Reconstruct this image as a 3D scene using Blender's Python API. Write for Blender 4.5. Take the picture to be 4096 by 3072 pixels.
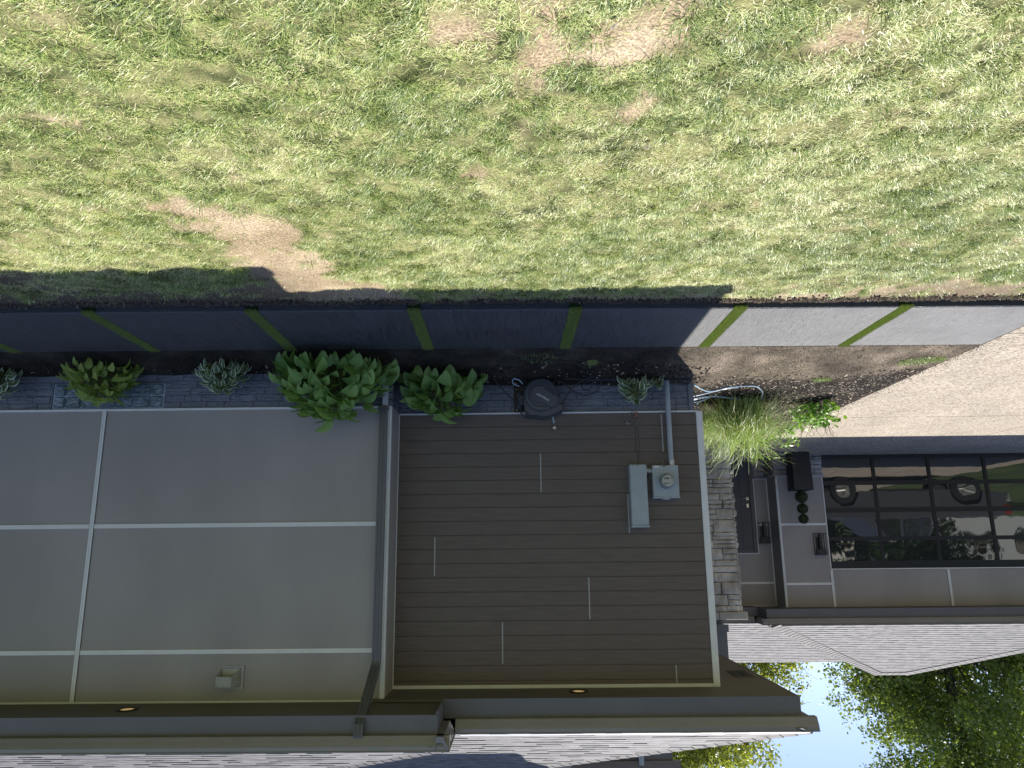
import bpy, math, random
import numpy as np
from mathutils import Vector, Matrix
R=math.radians
random.seed(7); rng=np.random.default_rng(11)
scn=bpy.context.scene; col=scn.collection
for o in list(bpy.data.objects): bpy.data.objects.remove(o)
# ------------------------------------------------------------------ camera
YAW,PITCH,ROLL=0.0101,0.2215,-0.0096
cd=bpy.data.cameras.new('camera'); cam=bpy.data.objects.new('camera',cd); col.objects.link(cam); scn.camera=cam
cd.sensor_width=36; cd.lens=36*2938.3/4096; cd.clip_start=.05; cd.clip_end=600
_f=Vector((math.sin(YAW)*math.cos(PITCH),math.cos(YAW)*math.cos(PITCH),-math.sin(PITCH)))
_r=Vector((math.cos(YAW),-math.sin(YAW),0)); _u=_r.cross(_f)
r2=_r*math.cos(ROLL)+_u*math.sin(ROLL); u2=-_r*math.sin(ROLL)+_u*math.cos(ROLL)
r2,u2=-r2,-u2                       # the photographer held the phone upside down
m=Matrix((r2,u2,-_f)).transposed().to_4x4(); m.translation=Vector((0,-8.2,2.0)); cam.matrix_world=m
# ------------------------------------------------------------------ world, sun, exposure
SUN=Vector((-1.131,2.12,3.64)).normalized()
w=bpy.data.worlds.new('World'); scn.world=w; w.use_nodes=True; nt=w.node_tree; nt.nodes.clear()
sky=nt.nodes.new('ShaderNodeTexSky'); sky.sky_type='NISHITA'; sky.sun_disc=False
sky.sun_elevation=math.asin(SUN.z); sky.sun_rotation=math.atan2(SUN.x,SUN.y); sky.air_density=.75; sky.dust_density=.25; sky.ozone_density=2.2
bg=nt.nodes.new('ShaderNodeBackground'); bg.inputs['Strength'].default_value=.115
wo=nt.nodes.new('ShaderNodeOutputWorld'); tn_=nt.nodes.new('ShaderNodeMix'); tn_.data_type='RGBA'; tn_.blend_type='MULTIPLY'; tn_.inputs[0].default_value=1; tn_.inputs[7].default_value=(1.0,.87,.84,1); nt.links.new(sky.outputs[0],tn_.inputs[6]); nt.links.new(tn_.outputs[2],bg.inputs[0]); nt.links.new(bg.outputs[0],wo.inputs[0])
sl=bpy.data.lights.new('sun','SUN'); sl.energy=3.7; sl.angle=R(.5); sl.color=(1,.95,.87)
so=bpy.data.objects.new('sun',sl); col.objects.link(so); so.rotation_euler=SUN.to_track_quat('Z','Y').to_euler(); so.location=(-8,15,26)
scn.view_settings.view_transform='Standard'; scn.view_settings.look='None'; scn.view_settings.gamma=1
scn.view_settings.exposure=.95
# ------------------------------------------------------------------ helpers
class MB:
    def __init__(s): s.v=[]; s.f=[]
    def add(s,vs,fs):
        b=len(s.v); s.v+= [tuple(v) for v in vs]; s.f+= [tuple(i+b for i in f) for f in fs]; return s
    def quad(s,a,b,c,d): return s.add([a,b,c,d],[(0,1,2,3)])
    def box(s,x0,x1,y0,y1,z0,z1):
        return s.add([(x0,y0,z0),(x1,y0,z0),(x1,y1,z0),(x0,y1,z0),(x0,y0,z1),(x1,y0,z1),(x1,y1,z1),(x0,y1,z1)],
          [(0,3,2,1),(4,5,6,7),(0,1,5,4),(1,2,6,5),(2,3,7,6),(3,0,4,7)])
    def bbox(s,x0,x1,y0,y1,z0,z1,b=.006):       # box with chamfered edges
        vs=[];
        for ax in range(3):
            for sg in (0,1):
                pass
        X=(x0,x1);Y=(y0,y1);Z=(z0,z1);idx={}
        def V(i,j,k,ax):
            key=(i,j,k,ax)
            if key not in idx:
                d=[b*(1 if q==0 else -1) for q in (i,j,k)]; d[ax]=0
                idx[key]=len(vs); vs.append((X[i]+d[0],Y[j]+d[1],Z[k]+d[2]))
            return idx[key]
        fs=[]
        for k in (0,1): fs.append([V(0,0,k,2),V(1,0,k,2),V(1,1,k,2),V(0,1,k,2)][::(1 if k else -1)])
        for j in (0,1): fs.append([V(0,j,0,1),V(1,j,0,1),V(1,j,1,1),V(0,j,1,1)][::(-1 if j else 1)])
        for i in (0,1): fs.append([V(i,0,0,0),V(i,1,0,0),V(i,1,1,0),V(i,0,1,0)][::(1 if i else -1)])
        for j in (0,1):
            for k in (0,1): fs.append([V(0,j,k,1),V(1,j,k,1),V(1,j,k,2),V(0,j,k,2)])
        for i in (0,1):
            for k in (0,1): fs.append([V(i,0,k,0),V(i,1,k,0),V(i,1,k,2),V(i,0,k,2)])
        for i in (0,1):
            for j in (0,1): fs.append([V(i,j,0,0),V(i,j,1,0),V(i,j,1,1),V(i,j,0,1)])
        for i in (0,1):
            for j in (0,1):
                for k in (0,1): fs.append([V(i,j,k,0),V(i,j,k,1),V(i,j,k,2)])
        return s.add(vs,fs)
    def prism(s,pts,ax,a,b):      # pts: 2D outline in the two other axes, extruded along ax
        def P(p,t):
            q=list(p); q.insert(ax,t); return tuple(q)
        n=len(pts); vs=[P(p,a) for p in pts]+[P(p,b) for p in pts]
        return s.add(vs,[tuple(range(n))[::-1],tuple(range(n,2*n))]+[(i,(i+1)%n,n+(i+1)%n,n+i) for i in range(n)])
    def sheet(s,prof,x0,x1,ax=0,thick=None):   # open profile extruded
        def P(p,t):
            q=list(p); q.insert(ax,t); return tuple(q)
        n=len(prof); vs=[P(p,x0) for p in prof]+[P(p,x1) for p in prof]
        return s.add(vs,[(i,i+1,n+i+1,n+i) for i in range(n-1)])
    def tube(s,path,r,n=8,cap=True):
        P=[Vector(p) for p in path]; rs=r if isinstance(r,(list,tuple)) else [r]*len(P)
        vs=[]; up=None
        for i,p in enumerate(P):
            t=(P[min(i+1,len(P)-1)]-P[max(i-1,0)]).normalized()
            if up is None: up=Vector((0,0,1)) if abs(t.z)<.9 else Vector((1,0,0))
            a=t.cross(up); 
            if a.length<1e-4: a=t.cross(Vector((1,.3,.2)))
            a.normalize(); bb=a.cross(t).normalized(); up=bb
            for k in range(n):
                an=2*math.pi*k/n; vs.append(p+(a*math.cos(an)+bb*math.sin(an))*rs[i])
        fs=[(i*n+k,i*n+(k+1)%n,(i+1)*n+(k+1)%n,(i+1)*n+k) for i in range(len(P)-1) for k in range(n)]
        if cap: fs+= [tuple(range(n)),tuple(range((len(P)-1)*n,len(P)*n))[::-1]]
        return s.add(vs,fs)
    def disc(s,c,ax,prof,n=32,sx=1):    # lathe: prof [(radius, offset along ax)]
        vs=[];c=Vector(c)
        for (r,h) in prof:
            for k in range(n):
                an=2*math.pi*k/n; q=[r*math.cos(an),r*math.sin(an)]; q.insert(ax,h); vs.append(c+Vector(q))
        m_=len(prof); fs=[(i*n+k,i*n+(k+1)%n,(i+1)*n+(k+1)%n,(i+1)*n+k) for i in range(m_-1) for k in range(n)]
        fs+=[tuple(range(n)),tuple(range((m_-1)*n,m_*n))]
        return s.add(vs,fs)
    def build(s,name,mat,parent=None,smooth=False,fix=True):
        org=Vector(parent.get('_o',(0,0,0))) if parent else Vector((0,0,0))
        me=bpy.data.meshes.new(name); me.from_pydata([tuple(Vector(v)-org) for v in s.v],[],s.f); me.materials.append(mat)
        if fix:
            import bmesh
            bm=bmesh.new(); bm.from_mesh(me); bmesh.ops.recalc_face_normals(bm,faces=bm.faces); bm.to_mesh(me); bm.free()
        if smooth:
            me.polygons.foreach_set('use_smooth',[True]*len(me.polygons))
        o=bpy.data.objects.new(name,me); col.objects.link(o)
        if parent: o.parent=parent
        o['_o']=tuple(org)
        return o
def smooth_angle(o,a=35):
    me=o.data; me.polygons.foreach_set('use_smooth',[True]*len(me.polygons))
    try: me.set_sharp_from_angle(angle=R(a))
    except Exception: pass
    return o
def tag(o,label=None,cat=None,group=None,kind=None):
    if label: o['label']=label
    if cat: o['category']=cat
    if group: o['group']=group
    if kind: o['kind']=kind
    return o
def thing(name,label,cat,loc=(0,0,0),group=None,kind=None):
    o=bpy.data.objects.new(name,None); col.objects.link(o); o.location=loc; o['_o']=tuple(loc); o.empty_display_size=.1
    return tag(o,label,cat,group,kind)
def copy_tree(o,parent=None):
    c=o.copy(); col.objects.link(c); c.parent=parent
    for ch in [q for q in bpy.data.objects if q.parent==o]: copy_tree(ch,c)
    return c
def npmesh(name,V,F,mat,parent=None,attrs=None,smooth=False,ftype=4):
    """fast mesh from numpy arrays: V (n,3), F (m,k)"""
    org=np.array(parent.get('_o',(0,0,0))) if parent else np.zeros(3)
    me=bpy.data.meshes.new(name); V=np.asarray(V,np.float32)-org.astype(np.float32); F=np.asarray(F,np.int32); k=F.shape[1]
    me.vertices.add(len(V)); me.vertices.foreach_set('co',V.ravel())
    me.loops.add(F.size); me.loops.foreach_set('vertex_index',F.ravel())
    me.polygons.add(len(F)); me.polygons.foreach_set('loop_start',np.arange(0,F.size,k,dtype=np.int32)); me.polygons.foreach_set('loop_total',np.full(len(F),k,np.int32))
    if smooth: me.polygons.foreach_set('use_smooth',np.ones(len(F),bool))
    me.update(calc_edges=True); me.materials.append(mat)
    for nm,a in (attrs or {}).items():
        at=me.attributes.new(nm,'FLOAT','POINT'); at.data.foreach_set('value',np.asarray(a,np.float32))
    o=bpy.data.objects.new(name,me); col.objects.link(o)
    if parent: o.parent=parent
    o['_o']=tuple(org); return o
# value noise in numpy
_tab=np.random.default_rng(3).random((256,256))
def vnoise(x,y,sc,seed=0):
    x=np.asarray(x,float)/sc+seed*17.3+100; y=np.asarray(y,float)/sc+seed*9.1+100
    xi=np.floor(x).astype(int);yi=np.floor(y).astype(int);fx=x-xi;fy=y-yi
    fx=fx*fx*(3-2*fx);fy=fy*fy*(3-2*fy)
    g=lambda a,b:_tab[a%256,b%256]
    return (g(xi,yi)*(1-fx)+g(xi+1,yi)*fx)*(1-fy)+(g(xi,yi+1)*(1-fx)+g(xi+1,yi+1)*fx)*fy
def fbm(x,y,sc,seed=0,oc=4): return sum(vnoise(x,y,sc/2**i,seed+i)*.5**i for i in range(oc))/sum(.5**i for i in range(oc))
# ------------------------------------------------------------------ materials
def mat(name,c,rough=.6,spec=.5,metal=0,var=0,vs=8,bump=0,bs=60,c2=None,stretch=None,trans=0,bdist=.004,ior=None,detail=4):
    m=bpy.data.materials.new(name); m.use_nodes=True; n=m.node_tree; b=n.nodes['Principled BSDF']
    b.inputs['Base Color'].default_value=(*c,1); b.inputs['Roughness'].default_value=rough; b.inputs['Metallic'].default_value=metal
    b.inputs['Specular IOR Level'].default_value=spec
    if ior: b.inputs['IOR'].default_value=ior
    tc=n.nodes.new('ShaderNodeTexCoord'); mp=n.nodes.new('ShaderNodeMapping'); n.links.new(tc.outputs['Object'],mp.inputs[0])
    if stretch: mp.inputs['Scale'].default_value=stretch
    if var or c2:
        t=n.nodes.new('ShaderNodeTexNoise'); t.inputs['Scale'].default_value=vs; t.inputs['Detail'].default_value=5; n.links.new(mp.outputs[0],t.inputs['Vector'])
        r=n.nodes.new('ShaderNodeValToRGB'); n.links.new(t.outputs[0],r.inputs[0]); n.links.new(r.outputs[0],b.inputs['Base Color'])
        cc=c2 if c2 else tuple(min(1,q*(1+var)) for q in c); ca=c if c2 else tuple(q*(1-var) for q in c)
        r.color_ramp.elements[0].position=.36; r.color_ramp.elements[1].position=.66
        r.color_ramp.elements[0].color=(*ca,1); r.color_ramp.elements[1].color=(*cc,1)
    if bump:
        t=n.nodes.new('ShaderNodeTexNoise'); t.inputs['Scale'].default_value=bs; t.inputs['Detail'].default_value=detail; n.links.new(mp.outputs[0],t.inputs['Vector'])
        bp=n.nodes.new('ShaderNodeBump'); bp.inputs['Strength'].default_value=bump; bp.inputs['Distance'].default_value=bdist
        n.links.new(t.outputs[0],bp.inputs['Height']); n.links.new(bp.outputs[0],b.inputs['Normal'])
    return m
def node(m): return m.node_tree,m.node_tree.nodes['Principled BSDF']
def attr_ramp(m,attr,stops,gain=None):
    n,b=node(m); a=n.nodes.new('ShaderNodeAttribute'); a.attribute_name=attr
    r=n.nodes.new('ShaderNodeValToRGB'); n.links.new(a.outputs['Fac'],r.inputs[0])
    e=r.color_ramp.elements
    while len(e)<len(stops): e.new(.5)
    for i,(p,c) in enumerate(stops): e[i].position=p; e[i].color=(*c,1)
    n.links.new(r.outputs[0],b.inputs['Base Color']); return r
def translucent(m,k,tint=(1.5,1.7,.6)):
    n,b=node(m); out=[q for q in n.nodes if q.type=='OUTPUT_MATERIAL'][0]
    t=n.nodes.new('ShaderNodeBsdfTranslucent'); mx=n.nodes.new('ShaderNodeMixShader'); mx.inputs[0].default_value=k
    src=b.inputs['Base Color'].links
    if src:
        mu=n.nodes.new('ShaderNodeMix'); mu.data_type='RGBA'; mu.blend_type='MULTIPLY'; mu.inputs[0].default_value=1
        n.links.new(src[0].from_socket,mu.inputs[6]); mu.inputs[7].default_value=(*tint,1); n.links.new(mu.outputs[2],t.inputs[0])
    else:
        c=b.inputs['Base Color'].default_value; t.inputs[0].default_value=(c[0]*tint[0],c[1]*tint[1],c[2]*tint[2],1)
    n.links.new(b.outputs[0],mx.inputs[1]); n.links.new(t.outputs[0],mx.inputs[2]); n.links.new(mx.outputs[0],out.inputs['Surface'])
M={}
M['panel']=mat('grey_panel',(0.326,0.301,0.279),.55,.35,var=.09,vs=1.1,bump=.2,bs=300,stretch=(1,1,.45))
M['panel_dark']=mat('grey_panel_return',(0.248,0.237,0.226),.5,.35,bump=.1,bs=300)
M['alu']=mat('pale_aluminium_trim',(0.709,0.716,0.694),.45,.5,metal=0,var=.04,vs=6)
M['siding']=mat('charcoal_plank',(0.118,0.094,0.079),.55,.4,c2=(0.147,0.117,0.099),vs=3,stretch=(1,1,14),bump=.35,bs=18,bdist=.006,detail=6)
M['dark']=mat('dark_metal_trim',(0.083,0.081,0.081),.42,.5,var=.05,vs=3)
M['soffit']=mat('soffit_metal',(0.133,0.119,0.104),.6,.3,var=.05,vs=2)
M['fascia']=mat('fascia_metal',(0.129,0.125,0.127),.45,.45,var=.05,vs=3)
M['gutter']=mat('gutter_metal',(0.205,0.192,0.181),.28,.6,var=.05,vs=3)
M['spout']=mat('downspout_metal',(0.101,0.102,0.109),.38,.5,var=.06,vs=4)
M['found']=mat('painted_pressed_brick',(0.165,0.179,0.211),.55,.4,c2=(0.221,0.231,0.261),vs=5,bump=1.0,bs=16,bdist=.035,stretch=(1,1,2.6),detail=5)
M['mortar']=mat('painted_mortar',(.125,.135,.155),.7,.3,bump=.4,bs=60)
M['stone']=mat('grey_stone_veneer',(0.338,0.311,0.274),.75,.3,c2=(0.648,0.608,0.547),vs=3.2,bump=.9,bs=18,bdist=.02,detail=8)
M['stone_gap']=mat('stone_joint',(0.201,0.185,0.164),.9,.2,bump=.5,bs=40)
M['stone_dark']=mat('dark_stone_veneer',(0.236,0.225,0.223),.75,.3,c2=(0.425,0.405,0.396),vs=3,bump=.9,bs=18,bdist=.02,detail=8)
M['cap']=mat('limestone_cap',(0.415,0.395,0.341),.8,.3,var=.12,vs=6,bump=.4,bs=50)
M['glass']=mat('dark_glass',(.026,.029,.029),.022,.6,ior=2.1,bump=.15,bs=1.3,bdist=.035,detail=1,stretch=(1.6,1,.6))
M['frame']=mat('black_door_frame',(0.013,0.013,0.014),.4,.5)
M['door']=mat('charcoal_door_paint',(0.068,0.069,0.078),.45,.45,var=.04)
M['black']=mat('black_planter',(0.014,0.014,0.016),.5,.45,var=.1)
M['lampm']=mat('black_lamp_metal',(.022,.022,.024),.45,.5)
M['nickel']=mat('satin_nickel',(.55,.53,.48),.3,.5,metal=1)
M['box']=mat('grey_enamel_box',(0.332,0.370,0.387),.42,.5,c2=(0.369,0.413,0.429),vs=9,bump=.06,bs=200)
M['conduit']=mat('galvanised_conduit',(0.362,0.406,0.436),.4,.5,c2=(0.256,0.290,0.316),vs=14,stretch=(1,1,.15))
M['galv']=mat('zinc',(.42,.42,.39),.4,.5,metal=.6,var=.15,vs=30)
M['meterglass']=mat('meter_cover_glass',(.20,.23,.23),.08,.6,var=.08)
M['face']=mat('meter_face',(.42,.42,.36),.4)
M['ink']=mat('black_ink',(.02,.02,.02),.5)
M['white']=mat('white_print',(.75,.77,.8),.5)
M['red']=mat('red_print',(.45,.03,.02),.5)
M['reel']=mat('dark_reel_plastic',(0.050,0.056,0.068),.42,.5,bump=.15,bs=500,bdist=.001)
M['reel2']=mat('lighter_reel_plastic',(0.073,0.080,0.092),.36,.5,bump=.15,bs=500,bdist=.001)
M['wood']=mat('weathered_board',(.045,.035,.026),.8,.2,c2=(.08,.062,.045),vs=10,stretch=(3,1,.4),bump=.5,bs=40)
M['rubber']=mat('black_hose_rubber',(0.029,0.030,0.033),.42,.5)
M['bhose']=mat('pale_blue_hose',(.42,.55,.66),.35,.5)
M['copper']=mat('copper_tag',(.22,.12,.09),.5,.4,var=.3,vs=40)
M['cable']=mat('grey_cable',(.16,.15,.13),.5)
M['brass']=mat('gold_reflector',(.85,.62,.34),.5,.5)
_n,_b=node(M['brass']) if False else (None,M['brass'].node_tree.nodes['Principled BSDF']); _b.inputs['Emission Color'].default_value=(1,.62,.25,1); _b.inputs['Emission Strength'].default_value=.15
M['whitepipe']=mat('white_plastic',(.55,.58,.62),.4)
M['glassblock']=mat('glass_block',(0.210,0.273,0.315),.12,.6,c2=(0.105,0.137,0.147),vs=9,bump=1.0,bs=22,bdist=.03,detail=2)
M['gbmortar']=mat('glass_block_mortar',(0.336,0.399,0.462),.6)
M['shingle']=mat('asphalt_shingle',(0.148,0.144,0.148),.75,.35,c2=(0.265,0.257,0.261),vs=14,bump=.7,bs=160,bdist=.004,stretch=(.5,1,1))
M['ridge']=mat('ridge_shingle',(0.172,0.164,0.164),.75,.3,c2=(0.242,0.234,0.226),vs=9,bump=.7,bs=160)
M['vent']=mat('vent_black',(.02,.02,.02),.6)
M['hoodm']=mat('vent_hood_metal',(.34,.345,.33),.5,.5,var=.12,vs=20)
# ground materials
def soilmat(name,c1,c2,c3,sc=2.5,bump=1,rough=.95,bd=.03,fine=.55):
    m=mat(name,c1,rough,.15); n,b=node(m)
    tc=n.nodes.new('ShaderNodeTexCoord')
    t=n.nodes.new('ShaderNodeTexNoise'); t.inputs['Scale'].default_value=sc; t.inputs['Detail'].default_value=10; t.inputs['Roughness'].default_value=.62; n.links.new(tc.outputs['Object'],t.inputs['Vector'])
    r=n.nodes.new('ShaderNodeValToRGB'); e=r.color_ramp.elements; e[0].position=.35; e[0].color=(*c1,1); e[1].position=.68; e[1].color=(*c3,1); q=e.new(.5); q.color=(*c2,1)
    n.links.new(t.outputs[0],r.inputs[0])
    t2=n.nodes.new('ShaderNodeTexNoise'); t2.inputs['Scale'].default_value=90; t2.inputs['Detail'].default_value=6; n.links.new(tc.outputs['Object'],t2.inputs['Vector'])
    r2_=n.nodes.new('ShaderNodeMapRange'); r2_.inputs[1].default_value=.3; r2_.inputs[2].default_value=.7; r2_.inputs[3].default_value=1-fine; r2_.inputs[4].default_value=1+fine; n.links.new(t2.outputs[0],r2_.inputs[0])
    mx=n.nodes.new('ShaderNodeVectorMath'); mx.operation='SCALE'; n.links.new(r.outputs[0],mx.inputs[0]); n.links.new(r2_.outputs[0],mx.inputs['Scale']); n.links.new(mx.outputs[0],b.inputs['Base Color'])
    bp=n.nodes.new('ShaderNodeBump'); bp.inputs['Strength'].default_value=bump; bp.inputs['Distance'].default_value=bd
    n.links.new(t2.outputs[0],bp.inputs['Height']); n.links.new(bp.outputs[0],b.inputs['Normal']); return m
M['lawnsoil']=soilmat('dry_lawn_soil',(.31,.235,.145),(.43,.335,.22),(.54,.435,.30),bump=.7,bd=.018)
n_,b_=node(M['lawnsoil']); ln=b_.inputs['Base Color'].links[0].from_socket
at=n_.nodes.new('ShaderNodeAttribute'); at.attribute_name='bare'; mx=n_.nodes.new('ShaderNodeMix'); mx.data_type='RGBA'; a2=n_.nodes.new('ShaderNodeAttribute'); a2.attribute_name='dirt_eave_shadow'; m2=n_.nodes.new('ShaderNodeMix'); m2.data_type='RGBA'; n_.links.new(a2.outputs['Fac'],m2.inputs[0]); n_.links.new(ln,m2.inputs[6]); m2.inputs[7].default_value=(.13,.10,.078,1); ln=m2.outputs[2]  # mixes in dark brown for edge soil and the painted eave shadow
th=n_.nodes.new('ShaderNodeTexNoise'); th.inputs['Scale'].default_value=45; tr_=n_.nodes.new('ShaderNodeValToRGB'); tr_.color_ramp.elements[0].color=(.060,.075,.028,1); tr_.color_ramp.elements[1].color=(.30,.29,.135,1); tr_.color_ramp.elements[0].position=.35; tr_.color_ramp.elements[1].position=.65
n_.links.new(th.outputs[0],tr_.inputs[0]); n_.links.new(at.outputs['Fac'],mx.inputs[0]); n_.links.new(tr_.outputs[0],mx.inputs[6]); n_.links.new(ln,mx.inputs[7]); n_.links.new(mx.outputs[2],b_.inputs['Base Color'])
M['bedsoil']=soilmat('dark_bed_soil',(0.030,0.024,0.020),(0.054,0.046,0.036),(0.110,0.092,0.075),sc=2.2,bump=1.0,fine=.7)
M['far']=soilmat('far_grass',(.05,.08,.03),(.08,.12,.04),(.14,.16,.07),sc=.6)
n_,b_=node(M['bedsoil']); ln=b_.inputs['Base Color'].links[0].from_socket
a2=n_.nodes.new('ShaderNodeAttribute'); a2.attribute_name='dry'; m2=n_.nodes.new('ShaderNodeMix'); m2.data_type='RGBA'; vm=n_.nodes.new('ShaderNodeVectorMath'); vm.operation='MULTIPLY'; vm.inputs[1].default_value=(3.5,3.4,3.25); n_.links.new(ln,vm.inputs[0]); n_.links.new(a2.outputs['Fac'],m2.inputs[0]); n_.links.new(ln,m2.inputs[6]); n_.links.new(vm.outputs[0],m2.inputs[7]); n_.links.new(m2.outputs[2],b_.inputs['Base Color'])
def aggregate():
    m=mat('exposed_aggregate_concrete',(.5,.44,.36),.9,.2); n,b=node(m); tc=n.nodes.new('ShaderNodeTexCoord')
    v=n.nodes.new('ShaderNodeTexVoronoi'); v.inputs['Scale'].default_value=48; n.links.new(tc.outputs['Object'],v.inputs['Vector'])
    r=n.nodes.new('ShaderNodeValToRGB'); e=r.color_ramp.elements; e[0].position=0; e[0].color=(.12,.095,.07,1); e[1].position=1; e[1].color=(.56,.50,.42,1)
    q=e.new(.35); q.color=(.33,.28,.22,1)
    n.links.new(v.outputs['Color'],r.inputs[0])
    t=n.nodes.new('ShaderNodeTexNoise'); t.inputs['Scale'].default_value=1.3; t.inputs['Detail'].default_value=6; n.links.new(tc.outputs['Object'],t.inputs['Vector'])
    mr=n.nodes.new('ShaderNodeMapRange'); mr.inputs[1].default_value=.3; mr.inputs[2].default_value=.7; mr.inputs[3].default_value=.86; mr.inputs[4].default_value=1.1; n.links.new(t.outputs[0],mr.inputs[0])
    mx=n.nodes.new('ShaderNodeVectorMath'); mx.operation='SCALE'; n.links.new(r.outputs[0],mx.inputs[0]); n.links.new(mr.outputs[0],mx.inputs['Scale']); n.links.new(mx.outputs[0],b.inputs['Base Color'])
    bp=n.nodes.new('ShaderNodeBump'); bp.inputs['Strength'].default_value=.6; bp.inputs['Distance'].default_value=.004; n.links.new(v.outputs['Distance'],bp.inputs['Height']); n.links.new(bp.outputs[0],b.inputs['Normal'])
    return m
M['drive']=aggregate()
def slabmat():
    m=mat('sealed_charcoal_concrete',(.040,.043,.050),.55,1.0,ior=1.62); n,b=node(m); tc=n.nodes.new('ShaderNodeTexCoord')
    mp=n.nodes.new('ShaderNodeMapping'); mp.inputs['Scale'].default_value=(1,.045,1); mp.inputs['Rotation'].default_value=(0,0,R(3)); n.links.new(tc.outputs['Object'],mp.inputs[0])
    t=n.nodes.new('ShaderNodeTexNoise'); t.inputs['Scale'].default_value=95; t.inputs['Detail'].default_value=5; n.links.new(mp.outputs[0],t.inputs['Vector'])
    t2=n.nodes.new('ShaderNodeTexNoise'); t2.inputs['Scale'].default_value=130; t2.inputs['Detail'].default_value=3; n.links.new(tc.outputs['Object'],t2.inputs['Vector'])
    ad=n.nodes.new('ShaderNodeMath'); ad.operation='ADD'; n.links.new(t.outputs[0],ad.inputs[0]); 
    mu=n.nodes.new('ShaderNodeMath'); mu.operation='MULTIPLY'; mu.inputs[1].default_value=.5; n.links.new(t2.outputs[0],mu.inputs[0]); n.links.new(mu.outputs[0],ad.inputs[1])
    bp=n.nodes.new('ShaderNodeBump'); bp.inputs['Strength'].default_value=1.0; bp.inputs['Distance'].default_value=.013; n.links.new(ad.outputs[0],bp.inputs['Height']); n.links.new(bp.outputs[0],b.inputs['Normal'])
    t3=n.nodes.new('ShaderNodeTexNoise'); t3.inputs['Scale'].default_value=2.0; t3.inputs['Detail'].default_value=5; n.links.new(tc.outputs['Object'],t3.inputs['Vector'])
    mr=n.nodes.new('ShaderNodeMapRange'); mr.inputs[1].default_value=.35; mr.inputs[2].default_value=.65; mr.inputs[3].default_value=.50; mr.inputs[4].default_value=.68; n.links.new(t3.outputs[0],mr.inputs[0]); n.links.new(mr.outputs[0],b.inputs['Roughness'])
    mp2=n.nodes.new('ShaderNodeMapping'); mp2.inputs['Scale'].default_value=(1,.07,1); mp2.inputs['Rotation'].default_value=(0,0,R(4)); n.links.new(tc.outputs['Object'],mp2.inputs[0])
    t4=n.nodes.new('ShaderNodeTexNoise'); t4.inputs['Scale'].default_value=38; t4.inputs['Detail'].default_value=8; t4.inputs['Roughness'].default_value=.7; n.links.new(mp2.outputs[0],t4.inputs['Vector'])
    r4=n.nodes.new('ShaderNodeValToRGB'); r4.color_ramp.elements[0].position=.36; r4.color_ramp.elements[1].position=.66; r4.color_ramp.elements[0].color=(.022,.024,.030,1); r4.color_ramp.elements[1].color=(.062,.065,.072,1)
    n.links.new(t4.outputs[0],r4.inputs[0]); n.links.new(r4.outputs[0],b.inputs['Base Color'])
    a3=n.nodes.new('ShaderNodeMath'); a3.operation='MULTIPLY_ADD'; a3.inputs[1].default_value=.5; n.links.new(t4.outputs[0],a3.inputs[0]); n.links.new(ad.outputs[0],a3.inputs[2]); n.links.new(a3.outputs[0],bp.inputs['Height'])
    a4=n.nodes.new('ShaderNodeMath'); a4.operation='MULTIPLY_ADD'; a4.inputs[1].default_value=.5; a4.inputs[2].default_value=-.25; n.links.new(t4.outputs[0],a4.inputs[0])
    a5=n.nodes.new('ShaderNodeMath'); a5.operation='ADD'; n.links.new(mr.outputs[0],a5.inputs[0]); n.links.new(a4.outputs[0],a5.inputs[1]); n.links.new(a5.outputs[0],b.inputs['Roughness'])
    return m
M['slab']=slabmat()
M['slabside']=mat('slab_side_concrete',(.03,.03,.03),.9,.2,bump=.5)
# vegetation
M['grass']=mat('lawn_blades',(.2,.25,.1),.38,.5)
attr_ramp(M['grass'],'tint',[(0,(.09,.15,.045)),(.26,(.24,.34,.09)),(.48,(.50,.58,.19)),(.72,(.76,.73,.38)),(1,(.88,.80,.55))]); translucent(M['grass'],.15,(1.3,1.4,.8))
M['turf']=mat('artificial_turf',(.10,.2,.02),.5,.3); attr_ramp(M['turf'],'tint',[(0,(.16,.22,.065)),(1,(.42,.50,.15))]); translucent(M['turf'],.2,(1.2,1.3,.6))
def leafmat(name,c,c2,edge=None,k=.3):
    m=mat(name,c,.38,.45)
    if edge: attr_ramp(m,'edge',[(0,c),(.45,c2),(.58,c2),(.74,edge),(1,edge)])
    else: attr_ramp(m,'tint',[(0,c),(1,c2)])
    translucent(m,k,(1.25,1.35,.6)); return m
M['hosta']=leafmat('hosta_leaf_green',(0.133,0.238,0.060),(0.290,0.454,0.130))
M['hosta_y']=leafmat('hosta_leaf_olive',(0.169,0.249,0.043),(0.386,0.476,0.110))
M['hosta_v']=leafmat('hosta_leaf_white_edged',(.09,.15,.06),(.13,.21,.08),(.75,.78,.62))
M['petiole']=mat('leaf_stalk',(.14,.17,.05),.5)
M['shrub']=leafmat('shrub_leaf',(0.144,0.287,0.029),(0.374,0.604,0.086),k=.4)
M['twig']=mat('bare_twig',(.12,.09,.06),.8)
M['ograss']=mat('tall_grass_blade',(.3,.36,.14),.45); attr_ramp(M['ograss'],'tint',[(0,(.20,.30,.08)),(.5,(.42,.54,.20)),(.85,(.62,.70,.36)),(1,(.38,.27,.13))]); translucent(M['ograss'],.3,(1.2,1.3,.7))
M['maple']=leafmat('maple_leaf',(0.101,0.149,0.044),(0.312,0.367,0.094),k=.42)
M['maple2']=leafmat('spring_leaf',(.17,.19,.04),(.38,.40,.09),k=.5)
M['treebulk']=leafmat('tree_leaf',(.03,.06,.012),(.09,.14,.03),k=.35)
M['bark']=mat('tree_bark',(.06,.048,.038),.9,.2,c2=(.12,.10,.08),vs=6,stretch=(1,1,.2),bump=.8,bs=20,bdist=.03)
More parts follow.
